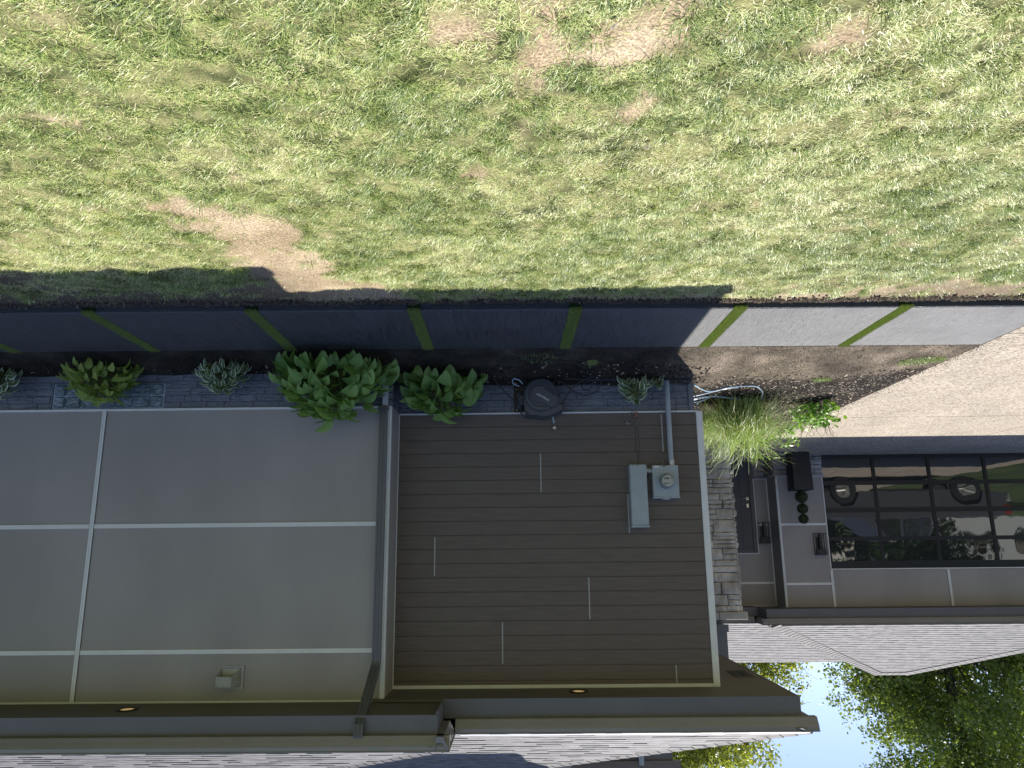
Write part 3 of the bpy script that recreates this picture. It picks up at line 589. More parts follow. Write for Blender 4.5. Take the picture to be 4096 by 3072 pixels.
b.add([(-2.74,-.66,EZ-.02),(9,-.66,EZ-.02),(9,5.3,EZ-.02+S*5.96),(3.22,5.3,EZ-.02+S*5.96)],[(0,1,2,3)])
b.add([(.70,-1.20,EZ-.01),(9,-1.2,EZ-.01),(9,2.4,EZ-.01+S*3.6),(4.3,2.4,EZ-.01+S*3.6)],[(0,1,2,3)])
b.add([(-2.80,-.66,EZ-.025),(-2.80,8.6,EZ-.025),(3.2,8.6,EZ-.025+S*6),(3.2,5.3,EZ-.025+S*6)],[(0,1,2,3)])
b.add([(.70,-1.20,EZ-.012),(2.9,1.0,EZ-.012+S*2.2),(1.2,1.0,EZ+S*.0)],[(0,1,2)])
part(b,'roof_deck',M['ridge'])
b=MB(); hipcaps((-2.74,-.62,EZ+.01),(3.2,5.32,EZ+.01+S*5.94),b,.15); part(b,'hip_cap',M['ridge']); b=MB(); hipcaps((.72,-1.16,EZ+.02),(2.9,1.02,EZ+.02+S*2.18),b,.13); part(b,'hip_cap',M['ridge'])
b=MB(); b.add([(-2.72,-.672,EZ+.012),(.60,-.672,EZ+.012),(.60,-.615,EZ+.036),(-2.66,-.615,EZ+.036)],[(0,1,2,3)]); part(b,'gutter_glint',mat('painted_sun_glint',(.75,.76,.78),.35,.6))  # added white strip, paints the sun glint along the gutter lip
# upper storey behind the roof slope (casts the shade on the shingles)
b=MB(); b.box(-.62,9,2.35,8.5,4.2,6.75); part(b,'upper_storey_wall',M['panel_dark'])
b=MB(); b.box(-.75,9.1,2.2,8.6,6.75,6.9); b.add([(-.75,2.2,6.9),(9.1,2.2,6.9),(9.1,5.4,7.9),(2.4,5.4,7.9),(-.75,8.6,6.9)],[(0,1,2,3),(0,3,4)]); part(b,'upper_roof',M['ridge'])
# rear eave seen above the hip
b=MB(); b.box(-2.62,1.5,6.0,9.0,5.47,5.50); b.box(-2.64,1.5,5.98,6.0,5.47,5.68); b.prism(kprof(5.98,5.66),0,-2.76,1.5); b.box(-2.0,1.5,6.5,9,4.3,5.47); part(b,'rear_eave',M['fascia'])
b=MB(); b.prism([(-2.12,5.44),(-2.02,5.44),(-2.03,5.72),(-2.11,5.72)],1,5.86,5.96); part(b,'eave_bracket',M['conduit'])
# ---- garage wing
GY=8.25; GX=-5.65; GL=-12.55
b=MB(); b.box(GX-1.04,GX,GY,GY+.15,-.05,3.275); b.box(-11.77,GX-1.04,GY,GY+.15,2.50,3.275); b.box(GL,-11.77,GY,GY+.15,-.05,3.275); b.box(GX-.15,GX,GY+.15,8.8,-.05,3.275)
b.box(GX,-1.9,8.80,8.95,-.05,3.275); b.box(GL,GX-.2,GY+.5,14.5,-.05,3.4); b.box(GX-.2,-2.1,9.0,13.5,-.05,3.4)
part(b,'garage_wall',M['panel'])
b=MB(); b.box(GX-.001,GX+.004,GY+.02,8.8,.48,3.27); part(b,'return_panel',M['panel_dark'])
q=MB()
for a_,b_,d_ in ((-.045,.0,.010),(-.045,-.032,.016),(-.026,-.018,.016),(-.012,.0,.016)): q.box(GX+a_,GX+b_,GY-d_,GY+.002,.48,3.27)
part(q,'corner_trim',M['alu'])
for z_ in (1.523,2.782): part(batten_h(GX-1.03,GX-.045,z_,GY,w_=.024),'panel_batten',M['alu'])
q=MB(); q.box(GX-1.05,GX-1.03,GY-.010,GY,.48,2.49); part(q,'door_trim',M['alu'])
for x_,z0 in ((GX-1.045,2.50),(-9.20,2.50),(GL+.8,2.5)):
    q=MB(); 
    for a_,b_,d_ in ((-.026,.026,.008),(-.026,-.008,.014),(.008,.026,.014)): q.box(x_+a_,x_+b_,GY-d_,GY+.002,z0,3.262)
    part(q,'panel_batten',M['alu'])
q=MB(); q.box(GL,GX-1.05,GY-.011,GY+.002,2.470,2.492); part(q,'door_trim',M['alu'])
q=MB(); q.box(GL,GX,GY-.012,GY+.002,3.262,3.280); q.box(GX,-2,8.788,8.802,3.262,3.280); part(q,'top_trim',M['alu'])
q=MB(); q.box(GX-.98,GX-.0,GY-.01,GY,.470,.486); part(q,'starter_strip',M['alu']); q=MB(); q.box(GX,-5.34,8.79,8.802,.470,.486); part(q,'starter_strip',M['alu'])
# door wall trims
q=MB(); q.box(-5.343,-5.323,8.785,8.802,.47,2.148); q.box(-5.323,-4.1,8.785,8.802,2.130,2.148); part(q,'door_trim',M['alu'])
q=MB(); q.box(GX+.005,GX+.028,8.786,8.802,.486,3.262); part(q,'inside_corner_trim',M['alu'])
part(batten_h(-5.60,-5.345,1.507,8.8,w_=.02),'panel_batten',M['alu']); part(batten_h(GX+.03,-2.0,2.779,8.8,w_=.022),'panel_batten',M['alu'])
# stone veneer
def stones(mb,gap,ax,fix,a0,a1,z0,z1,proj,outer=-1,hr=(.07,.15),wr=(.12,.34)):
    """stones on a vertical face. ax=1: face normal y (fix=y), a along x ; ax=0: face normal x"""
    z=z0
    while z<z1-.02:
        h=min(random.uniform(*hr),z1-z); 
        if z1-(z+h)<.04: h=z1-z
        a=a0
        while a<a1-.005:
            l=random.uniform(*wr); 
            if a1-(a+l)<.08: l=a1-a
            subs=[(z,h)] if (h<.115 or random.random()<.5) else [(z,h*.48),(z+h*.48,h*.52)]
            for (zz_,hh) in subs:
                p=proj*random.uniform(.6,1.25); g_=.006
                x0,x1_,q0,q1=a+g_,a+l-g_,zz_+g_,zz_+hh-g_; j=lambda:random.uniform(-.006,.006); b_=.014
                F_=fix+outer*p; K=fix
                ring0=[(x0,q0),(x1_,q0),(x1_,q1),(x0,q1)]
                r1=[(x0+j()*.3,q0),(x1_+j()*.3,q0),(x1_+j()*.3,q1),(x0+j()*.3,q1)]
                # 4x3 front grid for an uneven face
                nxg,nzg=4,3; vs=[]; fs=[]
                for u_ in range(nxg+1):
                    for v_ in range(nzg+1):
                        fu,fv=u_/nxg,v_/nzg; edge=(u_ in (0,nxg))+(v_ in (0,nzg))
                        aa=x0+(x1_-x0)*fu+(j() if edge<2 else 0); zq=q0+(q1-q0)*fv+(j() if edge<2 else 0)
                        dd=F_-outer*(b_*(edge>0)+.006*edge*0)+outer*random.uniform(-.006,.006)*(edge==0)-outer*(.006 if edge==2 else 0)
                        vs.append((dd,aa,zq) if ax==0 else (aa,dd,zq))
                for u_ in range(nxg):
                    for v_ in range(nzg): i_=u_*(nzg+1)+v_; fs.append((i_,i_+nzg+1,i_+nzg+2,i_+1))
                base=len(vs); rim=[(x0,q0),(x1_,q0),(x1_,q1),(x0,q1)]
                for (aa,zq) in rim: vs.append((K,aa,zq) if ax==0 else (aa,K,zq))
                co=[0,nxg*(nzg+1),nxg*(nzg+1)+nzg,nzg]
                bot=[u_*(nzg+1) for u_ in range(nxg+1)]; topi=[u_*(nzg+1)+nzg for u_ in range(nxg+1)]; lf=list(range(nzg+1)); rt=[nxg*(nzg+1)+v_ for v_ in range(nzg+1)]
                fs.append(tuple(bot+[base+1,base])); fs.append(tuple(topi+[base+2,base+3])); fs.append(tuple(lf+[base+3,base])); fs.append(tuple(rt+[base+2,base+1]))
                mb.add(vs,fs)
            a+=l
        z+=h
    if gap is not None:
        if ax==1: gap.box(a0,a1,fix-.004,fix+.05,z0,z1)
        else: gap.box(fix-.004,fix+.05,a0,a1,z0,z1)
ws=MB(); gp=MB()
stones(ws,gp,1,GY-.005,GX-1.05,GX+.03,-.02,.43,.06,hr=(.10,.13)); stones(ws,gp,1,8.79,GX+.04,-5.345,-.02,.43,.06,hr=(.10,.13)); stones(ws,gp,0,GX+.012,GY,8.78,-.02,.43,.03,outer=1,hr=(.10,.13))
part(ws,'stone_wainscot',M['stone_dark']); part(gp,'stone_joints',M['mortar'])
q=MB(); q.bbox(GX-1.06,GX+.07,GY-.10,GY,.43,.475,.012); q.bbox(GX+.07,-5.345,8.70,8.79,.43,.475,.012); q.bbox(GX,GX+.07,GY,8.70,.43,.475,.01); part(q,'stone_sill',M['stone_dark'])
# garage door
gd=MB(); gd.box(-11.77,-11.68,GY+.03,GY+.12,-.01,2.47); gd.box(-6.70,-6.69,GY-.0,GY+.12,-.01,2.47); gd.box(-11.77,-6.69,GY+.04,GY+.12,2.36,2.47)
gdo=part(gd,'garage_door',M['frame'],lab='wide black framed garage door of dark glass panes')
fr=MB()
cols=[-11.68,-10.345,-9.105,-7.875,-6.70]
for z0,z1 in ((-.008,.085),(.583,.672),(1.172,1.272),(1.80,1.885),(2.318,2.36)): fr.box(-11.68,-6.70,GY+.045,GY+.10,z0,z1)
for x_ in cols: 
    for z0,z1 in ((.085,.583),(.672,1.172),(1.272,1.80),(1.885,2.318)): fr.box(x_-.032,x_+.032,GY+.048,GY+.10,z0,z1)
part(fr,'door_frame',M['frame'],gdo)
for i in range(4):
    for (z0,z1) in ((.085,.583),(.672,1.172),(1.272,1.80),(1.885,2.318)):
        q=MB(); yt=random.uniform(-.002,.002); xa,xb=cols[i]+.032,cols[i+1]-.032
        q.add([(xa,GY+.078,z0),(xb,GY+.078+yt,z0),(xb,GY+.078+yt,z1),(xa,GY+.078,z1)],[(0,1,2,3)]); q.add([(xa,GY+.09,z0),(xb,GY+.09,z0),(xb,GY+.09,z1),(xa,GY+.09,z1)],[(3,2,1,0)])
        q.build('door_pane',M['glass'],gdo,fix=False)
# front door
fd=MB(); fd.box(-5.235,-4.15,8.792,8.83,.07,2.07); fdo=part(fd,'front_door',M['door'],lab='charcoal panelled front door')
q=MB(); q.box(-5.323,-5.27,8.775,8.80,.0,2.13); q.box(-5.27,-4.1,8.775,8.80,2.083,2.13); q.box(-5.27,-5.235,8.765,8.80,0,2.083); q.box(-5.235,-4.1,8.765,8.80,2.07,2.083); part(q,'door_casing',M['dark'])
q=MB()
def frame_ring(q,x0,x1,z0,z1,y0,y1,w_): q.box(x0,x1,y0,y1,z0,z0+w_); q.box(x0,x1,y0,y1,z1-w_,z1); q.box(x0,x0+w_,y0,y1,z0+w_,z1-w_); q.box(x1-w_,x1,y0,y1,z0+w_,z1-w_)
for (z0,z1) in ((.20,.86),(1.02,1.93)):
    frame_ring(q,-5.05,-4.62,z0,z1,8.782,8.793,.03); frame_ring(q,-5.00,-4.67,z0+.05,z1-.05,8.786,8.793,.02)
    frame_ring(q,-4.52,-4.25,z0,z1,8.782,8.793,.03)
part(q,'door_moulding',M['door'],fdo)
q=MB(); q.bbox(-5.195,-5.135,8.765,8.792,.89,.955,.004); q.tube([(-5.165,8.765,.92),(-5.165,8.735,.92),(-5.15,8.73,.92),(-5.05,8.73,.92)],.009,8); part(q,'door_handle',M['nickel'],fdo)
q=MB(); q.disc((-5.16,8.80,1.06),1,[(.032,0),(.032,-.03),(.026,-.036)],20); q.disc((-5.16,8.80,1.10),1,[(.030,0),(.030,-.028),(.024,-.034)],20); part(q,'door_lock',M['nickel'],fdo)
# garage eaves
b=MB(); b.box(-13.05,-5.09,7.76,GY+.1,3.262,3.275); b.box(-5.10,-2.2,8.31,8.9,3.264,3.277); part(b,'soffit',M['soffit'])
b=MB(); b.box(-13.05,-5.065,7.745,7.76,3.258,3.44); b.box(-5.08,-5.065,7.76,8.30,3.258,3.44); b.box(-5.08,-2.65,8.295,8.31,3.262,3.44); part(b,'fascia',M['fascia'])
b=MB(); b.prism(kprof(7.745,3.44),0,-13.1,-4.945); b.prism(kprof(8.295,3.44),0,-4.95,-2.7); part(b,'gutter',M['gutter'])
b=MB(); P=[(-5.065+a,3.44+c) for a,c in [(0,0),(.066,.0),(.080,.030),(.108,.082),(.110,.112),(.122,.122),(.104,.122),(.06,.05),(.004,.05),(0,.12)]]
b.add([(x_,7.63,z_) for x_,z_ in P]+[(x_,8.19,z_) for x_,z_ in P],[tuple(range(len(P)))[::-1],tuple(range(len(P),2*len(P)))]+[(i,(i+1)%len(P),len(P)+(i+1)%len(P),len(P)+i) for i in range(len(P))]); part(b,'gutter',M['gutter'])
S2=.417; c2_=1/math.sqrt(1+S2*S2); VY2=Vector((0,1,S2)).normalized(); GZ=3.572
b=shingles(Vector((0,7.62,GZ)),X_,VY2,lambda v:-13.15+v*c2_,lambda v:-5.10-v*c2_,29,expo=.138,ths=(.009,.011,.013)); part(b,'shingle_roof',M['shingle'])
b=shingles(Vector((0,8.17,GZ)),X_,VY2,lambda v:-9,lambda v:-2.7,22,expo=.138,ths=(.009,.011,.013)); part(b,'shingle_roof',M['shingle'])
hx=3.65
b=MB(); z1=GZ-.02+S2*hx
b.add([(-13.15,7.62,GZ-.02),(-5.10,7.62,GZ-.02),(-8.75,11.27,z1),(-9.5,11.27,z1)],[(0,1,2,3)]); b.add([(-5.10,7.62,GZ-.02),(-5.1,14.9,GZ-.02),(-8.75,11.27,z1)],[(0,1,2)]); b.add([(-13.15,7.62,GZ-.02),(-13.15,14.9,GZ-.02),(-9.5,11.27,z1)],[(0,1,2)]); b.add([(-13.15,14.9,GZ-.02),(-5.1,14.9,GZ-.02),(-8.75,11.27,z1),(-9.5,11.27,z1)],[(0,1,2,3)])
b.add([(-9,8.17,GZ-.02),(-2.7,8.17,GZ-.02),(-2.7,11.0,4.73),(-9,11.0,4.73)],[(0,1,2,3)]); b.add([(-9,13.8,GZ-.02),(-2.7,13.8,GZ-.02),(-2.7,11.0,4.73),(-9,11.0,4.73)],[(0,1,2,3)])
part(b,'roof_deck',M['ridge'])
b=MB(); hipcaps((-5.12,7.64,GZ+.02),(-8.75,11.27,z1+.045),b,.17); part(b,'hip_cap',M['ridge']); b=MB(); hipcaps((-13.13,7.64,GZ+.02),(-9.5,11.27,z1+.045),b,.17); hipcaps((-8.7,11.27,z1+.03),(-9.55,11.27,z1+.03),b,.15); part(b,'hip_cap',M['ridge']); b=MB(); hipcaps((-2.7,11.0,4.745),(-8.2,11.0,4.745),b,.12,.3); part(b,'hip_cap',M['ridge'])
# ---- porch pillar
PY=4.5; px0,px1=-3.60,-2.75
ws=MB(); gp=MB(); stones(ws,gp,1,PY,px0-.0,px1,.0,3.035,.06,hr=(.10,.21),wr=(.16,.38)); stones(ws,gp,0,px0,PY-.02,PY+.8,.0,3.035,.06,hr=(.10,.21),wr=(.16,.38))
gp.box(px0+.02,px1,PY+.05,PY+.8,0,3.035)
part(ws,'stone_pillar',M['stone']); part(gp,'stone_joints',M['stone_gap'])
q=MB(); q.bbox(px0-.10,-3.232,PY-.10,PY+.9,3.037,3.155,.010); q.bbox(-3.228,px1+.05,PY-.10,PY+.9,3.037,3.155,.010); part(q,'pillar_cap',M['cap'])
q=MB(); q.bbox(-3.33,-2.95,PY+.10,PY+.60,3.155,3.25,.004); q.box(-3.375,-2.82,PY+.05,PY+2.2,3.25,4.15); q.box(-3.40,-2.82,PY+.02,PY+.05,3.24,3.36); part(q,'porch_beam',M['fascia'])
q=MB(); q.box(-3.10,-2.86,PY+.042,PY+.05,3.50,4.12); part(q,'beam_panel',M['panel'])
# soffit vent and recessed lights (built into the soffit)
q=MB(); q.box(-2.60,-2.39,.54,.98,3.408,3.417); vo=part(q,'soffit_vent',M['soffit']); 
q=MB(); q.box(-2.585,-2.50,.57,.95,3.404,3.408); q.box(-2.49,-2.405,.57,.95,3.404,3.408); part(q,'vent_slots',M['vent'],vo)
def can(x_,y_,z_,lab,cp=None):
    t_=thing('recessed_light',lab,'ceiling light',(x_,y_,z_),'recessed lights in the eaves')
    q=MB(); n=28; vs=[]; 
    for r_,h_ in ((.098,0),(.098,-.012),(.062,-.008),(.060,-.002)):
        for k in range(n): vs.append((x_+r_*math.cos(6.2832*k/n),y_+r_*math.sin(6.2832*k/n),z_+h_))
    q.add(vs,[(i*n+k,i*n+(k+1)%n,(i+1)*n+(k+1)%n,(i+1)*n+k) for i in range(3) for k in range(n)]); smooth_angle(q.build('trim_ring',M['lampm'],t_))
    q=MB(); q.disc((x_,y_,z_),2,[(.060,-.003),(.045,-.001),(.004,-.0005)],n); q.build('reflector',M['brass'],t_); return t_
L1=can(3.745,-.79,3.446,'gold recessed eave light above the grey panel wall')
L2=copy_tree(L1); L2.location=(-.567,-.222,3.417); L2['label']='gold recessed eave light above the charcoal siding'
# ================================================================== THINGS ON THE HOUSE
# downspout
ds=thing('downspout','dark ribbed downspout bending from the gutter down the panel corner','downspout',(1.44,-.56,.4))
def rect_path(path,hw,hd,ribs=True):
    q=MB(); P=[Vector(p) for p in path]; vs=[]; sec=[(-1,-1),(-.6,-1),(-.55,-.84),(-.25,-.84),(-.2,-1),(.2,-1),(.25,-.84),(.55,-.84),(.6,-1),(1,-1),(1,1),(-1,1)]
    for i,p in enumerate(P):
        t_=(P[min(i+1,len(P)-1)]-P[max(i-1,0)]).normalized(); a=Vector((1,0,0)); bq=a.cross(t_).normalized()
        for (u_,v_) in sec: vs.append(p+a*u_*hw-bq*v_*hd)
    n=len(sec); q.add(vs,[(i*n+k,i*n+(k+1)%n,(i+1)*n+(k+1)%n,(i+1)*n+k) for i in range(len(P)-1) for k in range(n)]+[tuple(range(n)),tuple(range((len(P)-1)*n,len(P)*n))]); return q
q=rect_path([(1.442,-.548,.54),(1.442,-.548,3.02)],.041,.030); q.build('pipe',M['spout'],ds)
q=rect_path([(1.442,-.549,3.00),(1.442,-.549,3.06),(1.444,-.565,3.10),(1.446,-.60,3.14),(1.448,-.66,3.18),(1.462,-1.02,3.44),(1.464,-1.09,3.475),(1.465,-1.15,3.52),(1.465,-1.168,3.60),(1.465,-1.168,3.615)],.042,.032); q.build('elbow',M['spout'],ds)
q=MB(); q.bbox(1.392,1.492,-.595,YP-.001,.50,.545,.006); q.build('bracket',M['dark'],ds)
q=rect_path([(1.425,-.548,.10),(1.425,-.548,.50)],.026,.026); tag(q.build('drain_pipe',M['whitepipe']),'white upright drain pipe at the foundation corner beside the big hosta','pipe')
# vent hood
vh=thing('vent_hood','pale metal exhaust vent hood high on the grey panel wall','vent',(2.88,-.49,3.2))
q=MB(); q.box(2.765,2.782,YP-.016,YP,3.10,3.32); q.box(2.782,2.985,YP-.013,YP,3.300,3.32); q.box(2.782,2.985,YP-.013,YP,3.10,3.118); q.build('flange',M['hoodm'],vh)
q=MB(); A=[(2.800,3.125),(2.985,3.125),(2.985,3.295),(2.800,3.295)]
fr_=[(2.845,-.60,3.190),(3.000,-.60,3.190),(3.000,-.60,3.285),(2.845,-.60,3.285)]
q.add([(x_,YP,z_) for x_,z_ in A]+fr_,[(4,5,6,7),(3,2,6,7),(0,3,7,4)]); q.add([(3.0,-.6,3.19),(3.0,-.6,3.285),(2.985,YP,3.295),(2.985,YP,3.125)],[(0,1,2,3)]); q.build('hood',M['hoodm'],vh)
q=MB(); q.box(2.80,2.984,YP-.004,YP-.001,3.13,3.29); q.build('damper_flap',M['cap'],vh)
# electric meter
em=thing('electric_meter','grey electric meter box with round glass meter on the charcoal siding','electric meter',(-1.59,0,1.29))
q=MB(); q.bbox(-1.731,-1.448,-.115,0,1.113,1.455,.004); q.build('box',M['box'],em)
q=MB(); q.bbox(-1.737,-1.442,-.122,0,1.455,1.472,.003); q.disc((-1.59,-.06,1.472),2,[(.045,0),(.045,.014)],20); q.build('lid',M['box'],em)
q=MB(); q.disc((-1.590,-.115,1.289),1,[(.092,0),(.092,-.012),(.084,-.018),(.080,-.02)],36); smooth_angle(q.build('collar',M['box'],em))
q=MB(); q.disc((-1.586,-.13,1.293),1,[(.080,0),(.078,-.09),(.072,-.118),(.066,-.124)],36); mo=smooth_angle(q.build('meter',M['meterglass'],em))
q=MB(); q.disc((-1.583,-.2545,1.296),1,[(.062,0),(.060,-.003)],32); q.build('dial',M['face'],mo)
q=MB(); q.box(-1.600,-1.545,-.2605,-.258,1.262,1.278); q.disc((-1.625+.0,-.258,1.27),1,[(.007,0),(.007,-.002)],12); 
for k in range(5): q.box(-1.615+k*.013,-1.607+k*.013,-.2605,-.258,1.318,1.324)
q.disc((-1.555,-.258,1.325),1,[(.011,0),(.011,-.002)],14); q.build('dial_print',mat('dial_print',(.07,.08,.06),.4),mo)
q=MB(); q.box(-1.520,-1.470,-.1165,-.115,1.122,1.146); q.build('sticker',M['white'],em)
q=MB(); q.box(-1.519,-1.471,-.1175,-.1165,1.140,1.145); q.build('sticker_stripe',M['red'],em)
q=MB(); q.tube([(-1.573,-.11,1.095),(-1.575,-.13,1.11),(-1.58,-.125,1.125),(-1.568,-.12,1.13)],.004,6); q.tube([(-1.575,-.10,1.10),(-1.572,-.09,1.06),(-1.567,-.09,1.035)],.0035,6); q.bbox(-1.60,-1.565,-.125,-.115,1.112,1.128,.002); q.build('seal',M['cable'],em)
# disconnect box
eb=thing('breaker_box','tall narrow pale grey breaker box on the charcoal siding','breaker box',(-1.29,0,1.44))
q=MB(); q.bbox(-1.381,-1.197,-.14,0,1.104,1.762,.004); q.build('box',M['box'],eb)
q=MB(); q.bbox(-1.388,-1.190,-.148,0,1.762,1.782,.003); q.build('lid',M['box'],eb)
q=MB(); q.bbox(-1.376,-1.200,-.144,-.14,1.112,1.752,.002); q.build('door',M['box'],eb)
q=MB(); q.box(-1.300,-1.285,-.1445,-.144,1.1125,1.1185); q.box(-1.281,-1.276,-.1445,-.144,1.1125,1.1185); q.build('latch_slot',M['ink'],eb)
q=MB(); q.tube([(-1.375,-.06,1.165),(-1.46,-.06,1.165)],.034,16); q.tube([(-1.392,-.06,1.165),(-1.400,-.06,1.165)],.038,16); tag(smooth_angle(q.build('conduit_coupling',M['galv'])),'short zinc coupling joining the breaker box to the meter box','coupling')
# conduit
cp=thing('conduit_pipe','thick pale grey conduit rising from the bed into the meter box','conduit',(-1.67,-.08,.1))
q=MB(); q.tube([(-1.667,-.075,.10),(-1.667,-.075,1.06)],.029,20); smooth_angle(q.build('pipe',M['conduit'],cp))
q=MB(); q.tube([(-1.672,-.07,1.05),(-1.675,-.065,1.112)],.033,20); q.tube([(-1.671,-.07,1.045),(-1.672,-.07,1.062)],.031,20); smooth_angle(q.build('connector',M['galv'],cp))
# cable
cb=thing('wall_cable','thin grey cable looping below the breaker box with a metal splice','cable',(-1.25,-.02,.6))
def spl(pts,n=6):
    P=[Vector(p) for p in pts]; out=[]
    for i in range(len(P)-1):
        a,b_,c,d=P[max(i-1,0)],P[i],P[i+1],P[min(i+2,len(P)-1)]
        for k in range(n):
            t_=k/n; out.append(.5*((2*b_)+(c-a)*t_+(2*a-5*b_+4*c-d)*t_*t_+(3*b_-a-3*c+d)*t_**3))
    return out+[P[-1]]
q=MB(); q.tube(spl([(-1.300,-.012,.66),(-1.311,-.014,.65),(-1.325,-.02,.62),(-1.321,-.02,.589),(-1.299,-.02,.576),(-1.275,-.02,.594),(-1.253,-.02,.625),(-1.21,-.024,.629),(-1.172,-.02,.629),(-1.165,-.02,.608),(-1.195,-.022,.557),(-1.264,-.035,.501),(-1.328,-.05,.439),(-1.398,-.06,.362),(-1.432,-.08,.24)]),.0042,7); smooth_angle(q.build('cable',M['cable'],cb))
q=MB(); q.tube(spl([(-1.318,-.008,1.10),(-1.316,-.006,1.0),(-1.295,-.006,.927),(-1.300,-.006,.80),(-1.303,-.008,.697),(-1.309,-.012,.66)]),.0022,6); q.tube(spl([(-1.318,-.006,1.05),(-1.332,-.006,.93),(-1.335,-.006,.80),(-1.325,-.006,.70),(-1.312,-.01,.665)]),.0022,6); q.build('thin_wire',M['rubber'],cb)
q=MB(); 
for x_ in (-1.178,-1.190,-1.222,-1.234): q.tube([(x_,-.024,.629),(x_-.007,-.024,.629)],.007,8)
q.bbox(-1.212,-1.204,-.034,-.012,.60,.655,.002); q.build('splice',M['galv'],cb)
q=MB(); q.bbox(-1.333,-1.293,-.026,-.002,.497,.555,.003); q.box(-1.331,-1.319,-.02,-.002,.555,.567); q.box(-1.307,-1.295,-.02,-.002,.555,.567); tag(q.build('ground_clamp',M['copper']),'small copper brown clamp at the bottom edge of the siding','clamp')
# spigot
sp=thing('spigot','small metal outdoor tap on the siding above the hose reel','tap',(-.385,0,.66))
q=MB(); q.tube([(-.385,0,.675),(-.385,-.05,.672),(-.386,-.065,.655),(-.386,-.068,.625)],[.012,.012,.011,.011],10); q.disc((-.385,-.0,.672),1,[(.024,0),(.024,-.008)],16); smooth_angle(q.build('body',mat('aged_brass',(.12,.10,.08),.4,metal=.7),sp))
q=MB(); q.disc((-.390,-.065,.674),1,[(.021,-.002),(.021,-.010),(.012,-.014)],14); q.build('tap_wheel',M['nickel'],sp)
# hose reel
hr=thing('hose_reel','round black wall-mounted hose reel with white lettering','hose reel',(-.235,0,.34))
q=MB(); q.bbox(-.055,.062,-.018,.0,.18,.488,.004); bd=q.build('mounting_board',M['wood'],hr)
q=MB(); q.disc((.030,-.02,.462),1,[(.006,0),(.006,-.004)],10); q.build('screw',M['galv'],bd); q=MB(); q.disc((.034,-.02,.225),1,[(.006,0),(.006,-.004)],10); q.build('screw',M['galv'],bd)
q=MB(); q.bbox(-.02,.030,-.06,-.018,.27,.45,.006); q.bbox(-.05,.01,-.10,-.05,.30,.42,.006); q.build('hinge_bracket',M['reel'],hr)
out=[]
for k in range(21):
    a=R(180+ -8 + k*(196/20)); out.append((-.240+.197*math.cos(a),.332+.197*math.sin(a)))
out+=[(-.045,.42),(-.052,.49),(-.085,.545),(-.115,.568),(-.17,.562),(-.22,.575),(-.27,.583),(-.33,.572),(-.40,.545),(-.455,.520),(-.490,.500),(-.487,.462),(-.452,.44)]
q=MB(); n=len(out); cx_,cz_=-.24,.36
def ring(s_,y_): return [(cx_+(x_-cx_)*s_,y_,cz_+(z_-cz_)*s_) for x_,z_ in out]
vs=ring(.94,-.03)+ring(1,-.055)+ring(1,-.20)+ring(.95,-.235); q.add(vs,[tuple(range(n)),tuple(range(3*n,4*n))]+[(i*n+k,i*n+(k+1)%n,(i+1)*n+(k+1)%n,(i+1)*n+k) for i in range(3) for k in range(n)])
smooth_angle(q.build('casing',M['reel2'],hr),30)
q=MB(); q.disc((-.240,-.19,.335),1,[(.186,0),(.186,-.062),(.176,-.074),(.142,-.078),(.134,-.070),(.10,-.072)],56); smooth_angle(q.build('side_cover',M['reel'],hr),30)
q=MB(); q.disc((-.225,-.26,.33),1,[(.094,0),(.094,-.02),(.086,-.028),(.078,-.028)],40)
an=R(31); ca,sa=math.cos(an),math.sin(an)
def arm(u_,v_): return (-.225-u_*ca+v_*sa*1.0, .33+u_*sa+v_*ca)
pts=[arm(-.02,-.072),arm(-.02,.072),arm(.19,.066),arm(.215,.03),arm(.205,-.062)]
q.prism([(x_,z_) for x_,z_ in pts],1,-.292,-.225) if False else q.add([(x_,-.22,z_) for x_,z_ in pts]+[(x_,-.291,z_) for x_,z_ in pts],[tuple(range(5)),tuple(range(5,10))[::-1]]+[(i,(i+1)%5,5+(i+1)%5,5+i) for i in range(5)])
hub=smooth_angle(q.build('hub',M['reel2'],hr),30)
q=MB(); q.tube(spl([(-.022,-.10,.44),(-.012,-.12,.47),(-.020,-.13,.52),(-.055,-.13,.565),(-.085,-.12,.57),(-.10,-.11,.55)]),.011,8); smooth_angle(q.build('handle',M['reel'],hr))
q=MB(); q.bbox(-.492,-.452,-.17,-.09,.415,.47,.006); q.build('hose_guide',M['reel'],hr)
def text(s_,size,loc,rot,name,mt,parent,ex=.0006):
    cu=bpy.data.curves.new(name,'FONT'); cu.body=s_; cu.size=size; cu.extrude=ex; cu.align_x='LEFT'; cu.offset=.0003
    to=bpy.data.objects.new(name+'_c',cu); col.objects.link(to)
    dg=bpy.context.evaluated_depsgraph_get(); me=bpy.data.meshes.new_from_object(to.evaluated_get(dg)); bpy.data.objects.remove(to)
    me.transform(Matrix.Translation(Vector(loc)-Vector(parent.get('_o',(0,0,0))))@rot); me.materials.clear(); me.materials.append(mt)
    o=bpy.data.objects.new(name,me); col.objects.link(o); o.parent=parent; return o
rt=Matrix.Rotation(R(31),4,'Y')@Matrix.Rotation(R(90),4,'X')
text('RELHOST',.030,(-.303,-.2925,.384),rt,'lettering',M['white'],hub)
q=MB()
for (u_,v_,w_,h_) in ((0,0,.004,.020),(.006,.0,.010,.004),(.006,.008,.008,.004),(.006,.016,.011,.004),(.014,.0,.004,.010)):
    def T(a_,b_): 
        lx,lz=-.027+a_,b_; return (-.303+lx*ca+lz*sa,-.2925,.384-lx*sa+lz*ca)
    q.quad(T(u_,v_),T(u_+w_,v_),T(u_+w_,v_+h_),T(u_,v_+h_))
q.build('emblem',M['white'],hub,fix=False)
